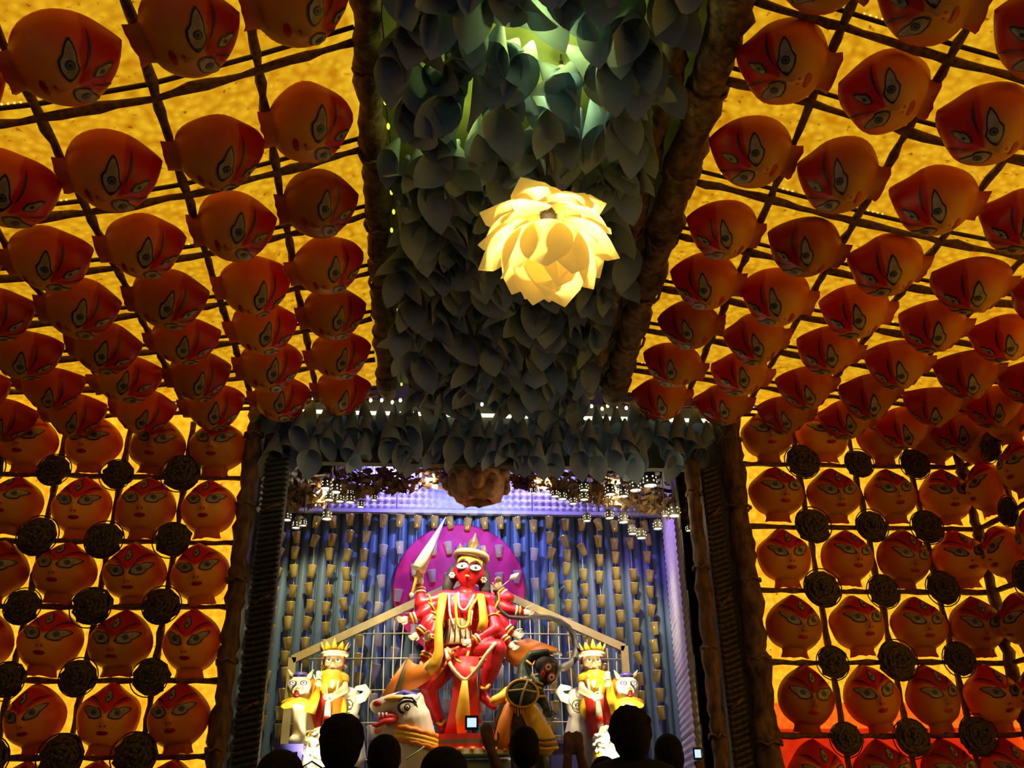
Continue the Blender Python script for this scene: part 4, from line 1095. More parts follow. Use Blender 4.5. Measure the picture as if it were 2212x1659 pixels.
# things held
sw = MB(); a = Q(903, 1232, -.14); b = Q(963, 1116, -.05); d = (b - a).normalized(); L = (b - a).length
swt = thing('cone_lance', 'long white pointed cone lance raised in the red statue top hand', 'lance', Q(901, 1255, -.12))
MB().tube([a, a + d * .01, a + d * L * .5, b], [.005, .08, .043, .002], 14).build('blade', M['white_paint'], swt)
MB().cap_tube([Q(890, 1282, -.1), a + d * .02], [.014, .018], 8).build('grip', M['gold'], swt); MB().ell(Q(889, 1285, -.1), .026, 10, 8).build('pommel', M['cream_skin'], swt)
dt = thing('flower_dart', 'thin dart with white bud tip held up in the red statue hand', 'dart', Q(1079, 1276, -.05))
MB().tube([Q(1074, 1276, -.06), Q(1104, 1250, -.06)], .007, 6).build('shaft', M['steel'], dt)
MB().tube([Q(1101, 1253, -.06), Q(1107, 1247, -.06), Q(1114, 1243, -.06), Q(1121, 1238, -.06)], [.012, .03, .024, .004], 9).build('bud', M['white_paint'], dt)
sn = MB(); pts = [(1071, 1282, -.08), (1072, 1300, -.08), (1082, 1320, -.08), (1099, 1333, -.08), (1132, 1336, -.08), (1160, 1332, -.06), (1186, 1334, -.05), (1210, 1342, -.04), (1228, 1355, -.04), (1240, 1375, -.04), (1245, 1400, -.06), (1242, 1420, -.1), (1232, 1434, -.14), (1214, 1443, -.2)]
sn.cap_tube([Q(*p) for p in pts], [.012, .016, .018, .02, .022, .024, .026, .028, .03, .032, .034, .036, .038, .04], 10)
so = thing('serpent', 'dark grey serpent curving from the red statue hand down to the demon', 'serpent', Q(1214, 1443, -.2)); sn.build('serpent_body', M['hair_grey'], so)
MB().ell(Q(1070, 1276, -.1), (.03, .04, .022), 10, 7).build('serpent_head', M['hair_grey'], so)

# ------------------------------------------------------------------ the beast the figure stands on
LYY = -.35
def Lq(x, y, dy=0.0): return P(x, y, IY + LYY + dy)
li = thing('white_beast_statue', 'white horned-snout beast statue with open red mouth and yellow collar', 'statue', (Lq(905, 1660).x, IY + LYY, 1.36))
mb = MB()
mb.cap_tube([Lq(890, 1545), Lq(900, 1600, .05), Lq(905, 1680, .15), V((Lq(905, 1680).x + .05, IY + .0, 1.5))], [.17, .19, .26, .3], 16)
mb.ell(Lq(882, 1530), (.17, .14, .15)); mb.cap_tube([Lq(868, 1520), Lq(840, 1520), Lq(816, 1526)], [.12, .085, .07], 12)
mb.ell(Lq(812, 1524), (.06, .07, .055)); mb.cap_tube([Lq(880, 1560), Lq(850, 1576), Lq(820, 1580)], [.09, .065, .055], 12); mb.ell(Lq(906, 1520), (.05, .1, .1))
mb.cap_tube([V((Lq(905, 1680).x, IY - .1, 1.58)), V((.35, IY + .0, 1.55)), V((.85, IY + .05, 1.55))], [.2, .18, .19], 14)
for xx in (-.1, .15, .65, .85): mb.cap_tube([V((xx, IY, 1.52)), V((xx, IY, 1.43))], [.09, .07], 10)
remesh(mb.build('body', M['white_paint'], li), .016)
mb = MB(); mb.ell(Lq(842, 1551, -.03), (.12, .09, .055)); mb.build('mouth', M['lips'], li)
mb = MB(); mb.cap_tube([Lq(850, 1556, -.1), Lq(830, 1558, -.13), Lq(812, 1568, -.14), Lq(805, 1566, -.14)], [.03, .026, .02, .01], 8); mb.build('tongue', M['red_cloth'], li)
for x in (818, 826, 834): MB().tube([Lq(x, 1540, -.1), Lq(x + 1, 1550, -.11)], [.014, .003], 7).build('tooth', M['white_paint'], li)
for x in (822, 832): MB().tube([Lq(x, 1572, -.1), Lq(x, 1562, -.11)], [.014, .003], 7).build('tooth', M['white_paint'], li)
MB().ell(Lq(815, 1520, -.06), (.045, .03, .028)).build('nostril', M['lips'], li)
mb = MB(); c = Lq(880, 1528, -.135); place_disc(mb, c, .085, (0, -1, 0), 0, .0, 1.15, .8); place_disc(mb, c, .06, (0, -1, 0), 1, .006, 1.15, .8); place_disc(mb, c, .032, (0, -1, 0), 0, .012); place_disc(mb, c, .018, (0, -1, 0), 1, .018); place_disc(mb, c, .01, (0, -1, 0), 0, .022)
mb.build('eye', [M['ink'], M['white_paint']], li)
garb = lambda n, pts, r, m: MB().cap_tube([Lq(*p) for p in pts], r, 8).build(n, m, li)
garb('brow', [(862, 1516, -.13), (872, 1507, -.14), (890, 1508, -.14), (900, 1518, -.12)], [.006, .012, .012, .006], M['ink'])
garb('mane_tuft', [(852, 1505, -.05), (872, 1499, -.05), (898, 1506, -.03), (912, 1516, 0)], [.02, .045, .04, .02], M['purple'])
garb('forehead_band', [(832, 1511, -.09), (850, 1509, -.1), (866, 1508, -.1)], [.012, .03, .02], M['gold'])
garb('ear', [(898, 1512, -.08), (908, 1498, -.06)], [.035, .008], M['white_paint'])
garb('chin_spot', [(814, 1578, -.055), (818, 1580, -.06)], [.03, .02], M['orange_cloth'])
garb('cheek_line', [(900, 1540, -.13), (896, 1562, -.14), (878, 1572, -.13), (860, 1580, -.1)], .008, M['orange_cloth'])
for k, (yy, m) in enumerate(((1583, 'orange_cloth'), (1592, 'yellow_cloth'), (1602, 'yellow_cloth'), (1610, 'orange_cloth'))):
    c = Lq(898 + k, yy, .04); MB().tube([c + V((.205 * math.cos(a * math.pi / 14), .2 * math.sin(a * math.pi / 14), -.05 * math.cos(a * math.pi / 14) + (.012 * (a % 2) if m[0] == 'o' else 0))) for a in range(28)], .03, 7, False, None, 1, True).build('collar_ring', M[m], li)
garb('body_line', [(932, 1600, -.1), (905, 1622, -.22), (878, 1640, -.18)], .008, M['green_pale'])
garb('tail', [(1160, 1622, .1), (1182, 1632, .05), (1193, 1652, .05), (1188, 1680, .05)], [.05, .045, .04, .03], M['white_paint'])
# saddle cloth and stepped base between beast and figure
bs = thing('stepped_base', 'striped red and green stepped base under the red statue foot', 'base', (Q(1010, 1640).x, IY - .2, 1.745))
c = Q(1015, 1640); 
for k, (z0, z1, r, m) in enumerate(((1.745, 1.755, .46, 'green_pale'), (1.755, 1.80, .45, 'cream_skin'), (1.80, 1.84, .43, 'red_cloth'), (1.84, 1.88, .41, 'olive'), (1.88, 1.93, .40, 'red_cloth'))):
    MB().lathe([(.001, z0), (r, z0), (r, z1), (.001, z1)], (c.x, IY - .2, 0), 26, None, 1, .75).build('tier', M[m], bs, False)
for k in range(11):
    a = math.pi * (1.1 + .8 * k / 10); x = c.x + .455 * math.cos(a); y = IY - .2 + .345 * math.sin(a)
    MB().tube([V((x, y, 1.81)), V((x, y - .005, 1.76))], [.032, .003], 5, True, None, .4).build('zigzag', M['orange_cloth'], bs)

# ------------------------------------------------------------------ the demon
DY = -.45
def Dq(x, y, dy=0.0): return P(x, y, IY + DY + dy)
dm_ = thing('demon_statue', 'dark green demon statue with red-rimmed eyes and yellow trousers bending sideways', 'statue', (Dq(1130, 1600).x, IY + DY, 1.36))
mb = MB()
mb.ell(Dq(1187, 1453, -.05), (.095, .1, .13), 14, 10, Matrix.Rotation(.5, 3, 'Y')); mb.cap_tube([Dq(1172, 1466), Dq(1155, 1478)], [.06, .07], 10)
mb.ell(Dq(1140, 1492), (.17, .13, .13)); mb.ell(Dq(1122, 1512), (.15, .13, .12)); mb.cap_tube([Dq(1130, 1478), Dq(1132, 1440, .05), Dq(1148, 1416, .03), Dq(1182, 1410, -.02)], [.08, .065, .055, .04], 10)
mb.cap_tube([Dq(1160, 1495), Dq(1172, 1512, -.06), Dq(1181, 1530, -.1)], [.07, .055, .04], 10)
mb.cap_tube([Dq(1115, 1525), Dq(1120, 1570, .1), Dq(1125, 1640, .1), V((Dq(1125, 1640).x, IY + DY + .1, 1.4))], [.13, .12, .1, .07], 10)
mb.cap_tube([Dq(1105, 1500), Dq(1090, 1540, .08), Dq(1075, 1570, .1)], [.09, .075, .05], 10)
mb.cap_tube([Dq(1124, 1530), Dq(1150, 1580, -.05), Dq(1168, 1640, -.05), V((Dq(1175, 1650).x, IY + DY, 1.4))], [.12, .1, .09, .07], 10)
remesh(mb.build('body', M['green_dark'], dm_), .015)
dg = lambda n, pts, r, m, seg=10: MB().cap_tube([Dq(*p) for p in pts], r, seg).build(n, m, dm_)
for (x, y) in ((1184, 1441), (1191, 1463)):
    mb = MB(); c = Dq(x, y, -.15); place_disc(mb, c, .05, (.1, -1, 0), 0, .0, 1.1, .8, .9); place_disc(mb, c, .032, (.1, -1, 0), 1, .008, 1.1, .9, .9); place_disc(mb, c, .012, (.1, -1, 0), 2, .014)
    mb.build('eye', [M['lips'], M['white_paint'], M['ink']], dm_)
MB().ell(Dq(1174, 1454, -.14), (.024, .02, .04), 9, 6, Matrix.Rotation(.4, 3, 'Y')).build('mouth', M['red_cloth'], dm_)
mb = MB(); mb.ell(Dq(1180, 1437, .02), (.12, .1, .1)); mb.build('hair', M['hair_grey'], dm_)
hand(dm_, Dq(1182, 1410, -.02), (1, -.2, 0), (0, -.3, -1), .12, M['white_paint']); hand(dm_, Dq(1181, 1530, -.1), (.3, -.3, -1), (0, -1, 0), .12, M['green_dark'])
dg('sash', [(1100, 1528, -.15), (1090, 1560, -.2), (1084, 1600, -.2)], [.05, .06, .075], M['orange_cloth'])
dg('belt', [(1096, 1512, -.1), (1104, 1522, -.16), (1125, 1524, -.17), (1146, 1516, -.12)], [.025, .035, .035, .025], M['orange_cloth'])
dg('trouser_leg', [(1140, 1528, -.1), (1158, 1560, -.14), (1176, 1605, -.16)], [.08, .095, .115], M['yellow_cloth'], 14)
for yy, m in ((1596, 'olive'), (1602, 'orange_cloth'), (1608, 'olive'), (1614, 'yellow_cloth')):
    dg('trouser_hem', [(1152 + (yy - 1596) * .3, yy, -.25), (1176 + (yy - 1596) * .3, yy + 4, -.28), (1198 + (yy - 1596) * .3, yy + 1, -.22)], .017, M[m])
dg('sleeve', [(1100, 1495, -.02), (1085, 1506, -.06), (1068, 1514, -.1)], [.06, .05, .045], M['yellow_cloth'])
dg('chest_strap', [(1148, 1470, -.1), (1138, 1495, -.17), (1124, 1518, -.16)], .012, M['cream'])
dg('chest_strap', [(1110, 1488, -.12), (1132, 1478, -.15), (1168, 1486, -.12)], .012, M['gold'])
dg('necklace', [(1150, 1455, -.1), (1158, 1472, -.14), (1172, 1478, -.13)], .01, M['cream'])
dg('armlet', [(1138, 1428, -.03), (1148, 1436, -.06)], .012, M['gold']); dg('armlet', [(1156, 1504, -.12), (1176, 1504, -.12)], .012, M['gold'])
for k in range(6): dg('fringe', [(1112 + k * 6, 1526, -.18), (1113 + k * 6, 1540 + (k % 2) * 6, -.18)], .007, M['gold'])
sh = thing('round_shield', 'small grey-green round shield with crossed straps against the demon chest', 'shield', Dq(1128, 1498, -.2))
c = Dq(1128, 1498, -.2)
MB().lathe([(.001, .03), (.08, .026), (.13, .008), (.135, -.004)], c, 20, Matrix.Rotation(math.pi / 2, 3, 'X'), 1.1, .9).build('disc', M['green_dark'], sh)
MB().tube([c + V((.148 * math.cos(a * math.pi / 12), -.01, .122 * math.sin(a * math.pi / 12))) for a in range(24)], .012, 6, False, None, 1, True).build('rim', M['gold'], sh)
MB().tube([c + V((.05, -.045, .11)), c + V((0, -.05, 0)), c + V((-.03, -.04, -.11))], .01, 6).build('strap', M['cream'], sh)
MB().tube([c + V((-.13, -.03, .02)), c + V((0, -.05, .03)), c + V((.13, -.03, .01))], .01, 6).build('strap', M['cream'], sh)

# ------------------------------------------------------------------ crowned attendants with their cats
def attendant(cx, flip, label):
    AY = 9.1; s = flip
    def T(x, y, dy=0.0): return P(cx + s * (x), y, AY + dy)
    rt = thing('crowned_statue', label, 'statue', (T(0, 1600).x, AY, 1.36))
    mb = MB(); h = T(5, 1432)
    mb.ell(h, (.1, .1, .12)); mb.ell(h + V((0, -.03, -.06)), (.07, .075, .06)); mb.ell(h + V((0, -.1, -.02)), (.014, .02, .03)); mb.cap_tube([h - V((0, 0, .1)), T(2, 1460)], [.05, .06], 10)
    mb.ell(T(0, 1474), (.13, .09, .13)); mb.ell(T(-2, 1498), (.1, .08, .12)); mb.ell(T(-4, 1512), (.12, .09, .1))
    mb.cap_tube([T(-20, 1464), T(-30, 1484, -.06), T(-29, 1474, -.2)], [.055, .045, .035], 10); mb.cap_tube([T(22, 1466), T(26, 1490, -.06), T(6, 1502, -.16)], [.055, .048, .035], 10)
    mb.cap_tube([T(-18, 1516), T(-30, 1545, -.06), T(-33, 1590, -.03), T(-36, 1600, -.12)], [.085, .065, .045, .035], 10); mb.cap_tube([T(4, 1516), T(0, 1550, -.04), T(-2, 1592), T(-4, 1602, -.1)], [.085, .068, .045, .035], 10)
    remesh(mb.build('body', M['cream_skin'], rt), .013)
    for e in (-1, 1):
        e_ = MB(); place_disc(e_, h + V((e * .042, -.092, .012)), .024, (0, -1, 0), 0, 0, 1.2, .7); place_disc(e_, h + V((e * .042, -.094, .012)), .009, (0, -1, 0), 1, .006); e_.build('eye', [M['white_paint'], M['ink']], rt)
        MB().ell(h + V((e * .105, 0, -.04)), .025, 8, 6).build('earring', M['white_paint'], rt)
    MB().ell(h + V((0, -.1, -.065)), (.02, .01, .01), 8, 5).build('lips', M['lips'], rt)
    mb = MB(); mb.ell(h + V((0, .035, .0)), (.115, .09, .12)); mb.build('hair', M['crimson'], rt)
    MB().tube([h + V((.115 * math.cos(a * math.pi / 10), .115 * math.sin(a * math.pi / 10), .08)) for a in range(20)], .026, 8, False, None, 1, True).build('crown_band', M['white_paint'], rt)
    for k in range(7):
        a = math.pi * (1.0 + k / 6); b = h + V((.105 * math.cos(a), .105 * math.sin(a), .09)); MB().tube([b, b + V((math.cos(a) * .03, 0, .05)), b + V((math.cos(a) * .05, 0, .1 + (.03 if k == 3 else 0)))], [.035, .03, .003], 6, True, None, .5).build('crown_leaf', M['purple' if k in (0, 6) else 'yellow_cloth'], rt)
    def tb(n, pts, r, m, seg=10): return MB().cap_tube([T(*p) for p in pts], r, seg).build(n, m, rt)
    tb('bodice', [(-22, 1466, -.02), (0, 1462, -.04), (22, 1467, -.02)], [.07, .085, .07], M['yellow_cloth']); tb('bodice', [(0, 1470, -.03), (-2, 1500, -.03)], [.125, .1], M['yellow_cloth'])
    tb('chest_cloth', [(-6, 1462, -.09), (2, 1478, -.12), (10, 1462, -.09)], [.03, .05, .03], M['white_paint'])
    tb('garland', [(-12, 1466, -.11), (-12, 1500, -.15), (0, 1512, -.17), (10, 1500, -.15), (14, 1470, -.11)], .014, M['white_paint'])
    tb('trouser_leg', [(-16, 1514, -.02), (-28, 1545, -.07), (-32, 1586, -.03)], [.1, .08, .06], M['red_cloth']); tb('trouser_leg', [(4, 1514, -.02), (0, 1550, -.05), (-2, 1588, 0)], [.1, .085, .06], M['orange_cloth' if s > 0 else 'red_cloth'])
    tb('striped_sash', [(-8, 1516, -.15), (-10, 1545, -.17), (-14, 1572, -.15)], [.03, .035, .03], M['white_paint']); tb('sash_stripe', [(-11, 1552, -.172), (-12, 1557, -.168)], .037, M['red_cloth'])
    rib2 = MB().ribbon([(T(-36, 1468, -.16), T(-26, 1470, -.16)), (T(-44, 1500, -.18), T(-26, 1506, -.18)), (T(-60, 1536, -.18), T(-36, 1544, -.18))], .02); rib2.build('scarf', M['yellow_cloth'], rt)
    hand(rt, T(-29, 1474, -.2), (0, -.2, 1), (0, -1, 0), .09, M['white_paint']); hand(rt, T(6, 1502, -.16), (-s, -.2, -.2), (0, -1, 0), .09, M['white_paint'])
    return T, AY
def cat_beast(T, AY, label, label2, flip, base_label, dx=0):
    rt = thing('cat_statue', label, 'statue', (T(-55, 1600).x, AY, 1.36)); mb = MB(); h = T(-70, 1484, -.1)
    mb.ell(h, (.12, .1, .115)); mb.ell(h + V((0, -.08, -.05)), (.06, .05, .045)); mb.cap_tube([h - V((0, 0, .05)), T(-62, 1520), T(-56, 1550), T(-54, 1600), T(-54, 1640)], [.11, .11, .13, .15, .16], 12)
    mb.cap_tube([T(-54, 1550, .05), T(-40, 1580, .25), T(-40, 1620, .3)], [.12, .13, .12], 10); mb.cap_tube([T(-60, 1560), T(-76, 1592, -.1), T(-84, 1600, -.2)], [.07, .05, .045], 10)
    mb.cap_tube([T(-50, 1560), T(-48, 1600, -.12), T(-48, 1640, -.12)], [.07, .06, .06], 10)
    remesh(mb.build('body', M['white_paint'], rt), .014)
    for e in (-1, 1):
        MB().tube([h + V((e * .07, 0, .08)), h + V((e * .12, 0, .16))], [.05, .008], 8, True, None, .6).build('ear', M['cream_skin'], rt)
        m_ = MB(); place_disc(m_, h + V((e * .05, -.1, .025)), .03, (0, -1, 0), 0, 0, 1.15, .75); place_disc(m_, h + V((e * .05, -.1, .025)), .022, (0, -1, 0), 1, .005, 1.1, .7); place_disc(m_, h + V((e * .05, -.1, .025)), .009, (0, -1, 0), 0, .01); m_.build('eye', [M['purple'], M['white_paint']], rt)
    MB().ell(h + V((0, -.13, -.03)), (.02, .014, .012), 8, 5).build('nose', M['orange_cloth'], rt); MB().ell(h + V((0, -.125, -.08)), (.026, .02, .022), 8, 6).build('mouth', M['lips'], rt)
    MB().ell(h + V((0, .0, .1)), (.08, .07, .04), 12, 7).build('cap', M['purple'], rt)
    c = h - V((0, 0, .13)); MB().tube([c + V((.13 * math.cos(a * math.pi / 10), .11 * math.sin(a * math.pi / 10), -.03 * abs(math.cos(a * math.pi / 10)))) for a in range(20)], .035, 8, False, None, 1, True).build('collar', M['yellow_cloth'], rt)
    mb = MB(); mb.ell(h + V((.05 * flip, .04, -.01)), (.11, .08, .12)); mb.build('mane', M['orange_cloth'], rt)
    # the curl-horned beast on the other side
    r2 = thing('horned_beast_statue', label2, 'statue', (T(34, 1600).x, AY + .15, 1.36)); mb = MB()
    mb.ell(T(34, 1520, .1), (.13, .12, .16)); mb.ell(T(30, 1548, .1), (.1, .11, .12)); mb.cap_tube([T(30, 1550, .12), T(34, 1600, .2), T(34, 1640, .25)], [.12, .16, .18], 10)
    remesh(mb.build('body', M['white_paint'], r2), .015)
    MB().cap_tube([T(42, 1514, .08), T(52, 1511, .06), T(68, 1506, .04), T(77, 1494, .03), T(70, 1485, .03), T(54, 1486, .03)], [.06, .05, .042, .04, .035, .02], 10).build('horn', M['white_paint'], r2)
    sp = []
    for i in range(26): a = i * .45; rr_ = .008 + .0024 * i; sp.append(T(36, 1524, -.02) + V((rr_ * math.cos(a), -.03 + .0012 * i * .6, rr_ * math.sin(a))))
    MB().tube(sp, .005, 5).build('spiral_mark', M['ink'], r2)
    MB().ell(T(22, 1530, -.04), (.05, .03, .1), 9, 7).build('yellow_patch', M['yellow_cloth'], r2)
    # flowers heaped at the feet
    r3 = thing('flower_heap', base_label, 'flowers', (T(-30, 1640).x, AY - .25, 1.36))
    rr_ = random.Random(int(T(0, 0).x * 100)); FL = MB()
    for k in range(6): FL.ell((.04 * math.cos(k * 1.05), .04 * math.sin(k * 1.05), 0), (.03, .03, .018), 6, 4)
    FL.ell((0, 0, .012), .02, 6, 4)
    fms = [FL.mesh('blossom', M[q]) for q in ('white_paint', 'white_paint', 'yellow_cloth', 'red_cloth')]
    c = T(-30, 1640, -.25)
    MB().lathe([(.001, 2.0), (.06, 1.98), (.12, 1.85), (.17, 1.6), (.2, 1.37), (.001, 1.37)], (c.x, AY - .25, 0), 14).build('mound', M['white_paint'], r3)
    for k in range(46):
        a = rr_.uniform(0, 6.28); u = rr_.random() ** .8; rad = .06 + .14 * u; z = 1.98 - .58 * u
        o = inst('blossom', rr_.choice(fms[1:] if u > .75 else fms[:3]), r3, V((c.x + rad * math.cos(a), AY - .25 + rad * math.sin(a), z)) - r3.location, (rr_.uniform(-1, 1), rr_.uniform(-1, 1), a))
    return c
T, AY = attendant(717, 1, 'crowned statue in yellow and red beside the blue bench'); c1 = cat_beast(T, AY, 'white cat statue with purple cap looking out above the blue bench', 'white beast statue with long curled horn beside the crowned statue near bench', 1, 'heap of white and red flowers at the cat statue near blue bench')
T2, _ = attendant(1284, -1, 'crowned statue in red trousers beside the violet egg tray panel'); c2 = cat_beast(T2, AY, 'yellow-lit cat statue with purple cap beside the violet egg tray panel', 'white spiral-marked beast statue between demon and crowned statue', -1, 'heap of white and red flowers below the statue near violet panel')
bn = thing('blue_bench', 'blue wooden bench at the foot of the thin-pillar cat statue', 'bench', (P(624, 1640, 8.85).x, 8.95, 1.36))
a = P(594, 1608, 8.8); b = P(656, 1624, 8.8)
MB().box((a.x, 8.75, b.z), (b.x, 9.1, a.z)).build('seat', M['blue'], bn, False)
for x in (a.x + .03, b.x - .03):
    for y in (8.79, 9.06): MB().box((x - .02, y - .02, 1.36), (x + .02, y + .02, b.z)).build('leg', M['blue'], bn, False)
b2 = thing('blue_block', 'blue-grey block behind the demon trousers below the spiral beast', 'block', (P(1215, 1640, 9.1).x, 9.1, 1.36))
a = P(1190, 1606, 8.9); b = P(1250, 1640, 8.9); MB().box((a.x, 8.95, 1.36), (b.x, 9.25, a.z)).build('body', M['blue'], b2, False); MB().box((a.x - .02, 8.93, a.z), (b.x + .02, 9.27, a.z + .03)).build('lid', M['blue'], b2, False)
# footlights at the flower heaps
spot(V((c1.x, 8.42, 1.48)), T(-20, 1470), SPOT_W * .3, (1, .86, .5), 1.1, 'footlight below the cat statue beside the blue bench')
spot(V((c2.x, 8.42, 1.48)), T2(-20, 1470), SPOT_W * .34, (1, .86, .5), 1.1, 'footlight below the statue beside the violet panel')
# ================================================================== THE CROWD
M['skin'] = mat('brown_skin', (.13, .065, .04), (.10, .05, .03), 12, .6, spec=.15)
M['hair'] = mat('black_hair', (.012, .010, .010), (.006, .005, .005), 40, .8, .4, spec=.08)
M['trouser'] = mat('dark_trousers', (.03, .03, .04), rough=.8)
SH = {'black': mat('black_shirt', (.02, .02, .025), rough=.9, spec=.08), 'maroon': mat('maroon_shirt', (.12, .02, .02), rough=.9, spec=.08), 'grey': mat('grey_shirt', (.1, .1, .11), rough=.9, spec=.08), 'blue': mat('navy_shirt', (.03, .035, .08), rough=.9, spec=.08), 'olive': mat('olive_shirt', (.07, .07, .035), rough=.9, spec=.08)}
M['screen'] = glow('screen_glow', (.6, .8, 1.0), 1.1)
def person(hx, hy, Y, headw, shirt, label, arms=('down', 'down'), turn=0.0, hair='short', vox=.013):
    """hx, hy: photo position of the top of the head"""
    top = P(hx, hy, Y); H = top.z; x0 = top.x; k = H / 1.7
    rt = thing('person', label, 'person', (x0, Y, 0)); rt.rotation_euler = (0, 0, turn)
    def W(x, y, z): return V((x0 + x * k, Y + y * k, z * k))
    hw = headw
    b = MB()
    hd = W(0, .015, 1.585); 
    b.ell(hd, (.078 * hw, .098 * hw, .115)); b.ell(W(0, .04, 1.535), (.06 * hw, .07, .075)); b.ell(W(0, .115, 1.57), (.014, .022, .024), 8, 6)
    for s in (-1, 1): b.ell(W(s * .082 * hw, .005, 1.575), (.014, .024, .034), 8, 6)
    b.cap_tube([W(0, -.005, 1.5), W(0, -.015, 1.4)], [.058, .065], 12)
    b.cap_tube([W(-.16, -.01, 1.375), W(0, -.01, 1.40), W(.16, -.01, 1.375)], [.06, .085, .06], 12)
    b.ell(W(0, 0, 1.26), (.175, .115, .2)); b.ell(W(0, .005, 1.08), (.15, .105, .18)); b.ell(W(0, 0, .93), (.17, .125, .13))
    for s in (-1, 1):
        b.cap_tube([W(s * .09, 0, .9), W(s * .095, .015, .5), W(s * .095, -.01, .1)], [.092, .062, .042], 12)
        b.cap_tube([W(s * .095, -.03, .045), W(s * .1, .14, .03)], [.042, .03], 10)
    J = {}
    for s, pose in zip((-1, 1), arms):
        sh = W(s * .185, -.01, 1.37)
        if pose == 'down': el, wr, hdv = W(s * .235, -.02, 1.10), W(s * .24, .06, .87), V((0, .15, -1))
        elif pose == 'fold': el, wr, hdv = W(s * .23, .02, 1.11), W(s * .1, .24, 1.16), V((-s, .5, .2))
        else: el, wr, hdv = V(pose[0]), V(pose[1]), V(pose[2])
        b.cap_tube([sh, el], [.052 * k, .042 * k], 12); b.cap_tube([el, wr], [.041 * k, .027 * k], 12)
        J[s] = (sh, el, wr)
        # palm, fingers, thumb
        d = hdv.normalized(); pal = V((-s, .3, 0)) if pose in ('down',) else V((0, 1, .2)); pal = (pal - pal.dot(d) * d).normalized(); side = d.cross(pal); z = .18 * k
        b.ell(wr + d * z * .28, (z * .2, z * .1, z * .3), 10, 8, Matrix((side, pal, d)).transposed())
        for o, L in ((-.16, .40), (-.055, .46), (.055, .43), (.15, .33)):
            q = wr + d * z * .5 + side * z * o; L *= z; cu = .9 if pose not in ('down',) else .5
            b.cap_tube([q, q + d * L * .5 + pal * L * .15 * cu, q + d * L * .8 + pal * L * .55 * cu], [z * .05, z * .047, z * .04], 7)
        sg = -1 if side.x * s > 0 else 1
        q = wr + d * z * .15 + side * z * .17 * sg
        b.cap_tube([q, q + (d * .7 + side * .6 * sg + pal * .4) * z * .22, q + (d * 1.3 + side * .6 * sg + pal * .8) * z * .28], [z * .06, z * .052, z * .042], 7)
    remesh(b.build('body', M['skin'], rt), vox, 1)
    c = MB()
    c.cap_tube([W(-.16, -.01, 1.375), W(0, -.012, 1.395), W(.16, -.01, 1.375)], [.072, .095, .072], 12); c.ell(W(0, 0, 1.26), (.19, .13, .21)); c.ell(W(0, .005, 1.08), (.168, .122, .2)); c.ell(W(0, 0, .95), (.182, .137, .14))
    for s in (-1, 1):
        sh, el, wr = J[s]; c.cap_tube([sh, sh.lerp(el, .75)], [.066 * k, .056 * k], 12)
    remesh(c.build('shirt', SH[shirt], rt), .016, 1)
    t = MB(); t.ell(W(0, 0, .9), (.178, .133, .12))
    for s in (-1, 1): t.cap_tube([W(s * .09, 0, .88), W(s * .097, .012, .5), W(s * .097, -.005, .1)], [.104, .078, .062], 12)
    remesh(t.build('trousers', M['trouser'], rt), .018, 1)
    h = MB()
    if hair == 'short':
        h.ell(W(0, -.005, 1.61), (.09 * hw, .108 * hw, .1)); h.ell(W(0, -.045, 1.565), (.086 * hw, .075 * hw, .1))
    elif hair == 'full':
        h.ell(W(0, -.01, 1.615), (.108 * hw, .118 * hw, .108)); h.ell(W(0, -.05, 1.55), (.1 * hw, .085 * hw, .12)); 
        for q in range(16): h.ell(W(.09 * hw * math.cos(q * .4), -.03 - .03 * math.sin(q * 1.3), 1.6 + .1 * math.sin(q * .4)), .028, 7, 5)
    else:
        h.ell(W(0, -.01, 1.61), (.094 * hw, .112 * hw, .104)); h.ell(W(0, -.06, 1.55), (.09 * hw, .07, .12)); h.cap_tube([W(0, -.09, 1.54), W(0, -.11, 1.4), W(0, -.11, 1.25)], [.06, .055, .03], 10)
    # keep the hair off the face
    remesh(h.build('hair', M['hair'], rt), .012, 1)
    for s in (-1, 1): MB().ell(W(s * .032, .1, 1.59), (.014, .008, .008), 8, 5).build('eye', M['eye_white'], rt)
    MB().ell(W(0, .105, 1.525), (.024, .008, .008), 8, 5).build('lips', M['lips'], rt)
    for s in (-1, 1): MB().ell(W(s * .1, .05, .035), (.05, .13, .04), 10, 6).build('shoe', M['black'], rt)
    return rt
person(742, 1550, 4.9, 1.05, 'black', 'person with thick dark hair standing in front of the crowned statue by bench', hair='full')
person(832, 1590, 5.3, 1.05, 'olive', 'person with short dark hair standing below the white beast snout', hair='short')
person(608, 1634, 4.6, 1.05, 'grey', 'person whose head top shows below the blue bench', hair='full')
person(960, 1626, 4.7, 1.1, 'blue', 'person whose head top shows below the beast collar', hair='full')
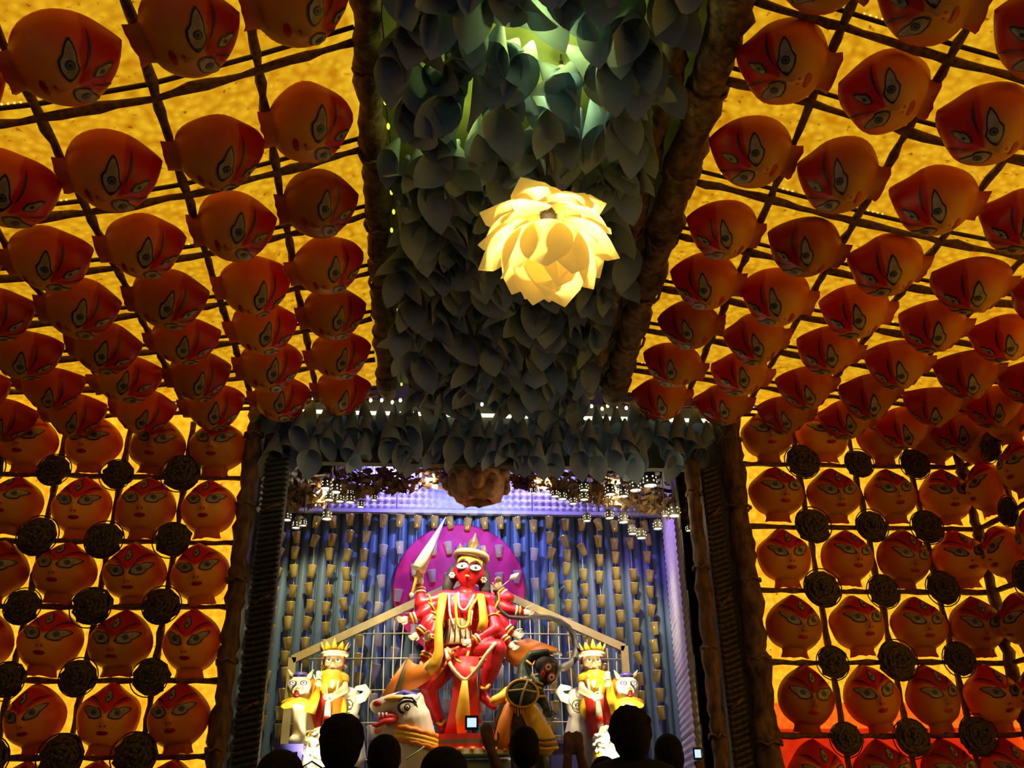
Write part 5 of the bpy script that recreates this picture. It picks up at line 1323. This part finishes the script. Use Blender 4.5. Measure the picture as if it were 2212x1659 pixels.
hn = P(1056, 1600, 5.2); e = P(1078, 1668, 5.2)
person(1132, 1570, 5.6, .98, 'maroon', 'person with short hair raising one arm with a lit phone', arms=(((e.x + .02, 5.2, e.z - .05), (hn.x + .01, 5.15, hn.z - .06), (-.25, .1, 1)), 'down'), vox=.0085)
person(1356, 1532, 5.0, 1.02, 'black', 'tall person with wavy hair in front of the statue by violet panel', hair='full')
h1 = P(1240, 1608, 5.2)
person(1304, 1640, 5.3, .95, 'maroon', 'shorter person lifting both hands together in front of tall person', arms=(((h1.x - .06, 5.2, h1.z - .3), (h1.x - .03, 5.25, h1.z - .06), (.1, .1, 1)), ((h1.x + .09, 5.2, h1.z - .3), (h1.x + .04, 5.25, h1.z - .06), (-.1, .1, 1))), vox=.0085)
person(1441, 1588, 5.7, .98, 'blue', 'person with short hair standing below the violet egg tray panel', hair='short')
h2 = P(1516, 1650, 5.6)
person(1575, 1668, 5.6, 1.0, 'grey', 'person below the woven pillar holding up a small phone', arms=(((h2.x + .02, 5.55, h2.z - .28), (h2.x, 5.6, h2.z - .1), (-.1, .2, 1)), 'down'), vox=.0095)
def phone(c, w_, h_, label, rot=0):
    rt = thing('mobile_phone', label, 'phone', c)
    mb = MB().box((c.x - w_ / 2, c.y - .005, c.z - h_ / 2), (c.x + w_ / 2, c.y + .005, c.z + h_ / 2)); o = mb.build('case', M['black'], rt, False)
    bv = o.modifiers.new('round', 'BEVEL'); bv.width = .004; bv.segments = 2
    MB().box((c.x - w_ * .34, c.y - .007, c.z - h_ * .32), (c.x + w_ * .34, c.y - .0045, c.z + h_ * .32)).build('screen', M['screen'], rt, False)
    MB().lathe([(.001, .0), (.007, 0), (.006, .004), (.001, .004)], V((c.x + w_ * .3, c.y + .005, c.z + h_ * .3)), 10, Matrix.Rotation(-math.pi / 2, 3, 'X')).build('lens', M['black'], rt)
phone(P(1019, 1561, 5.2), .075, .075, 'small camera phone with bright blue-white screen held before the red statue')
phone(P(1507, 1628, 5.62), .055, .07, 'small phone with pale screen held up below the woven pillar')
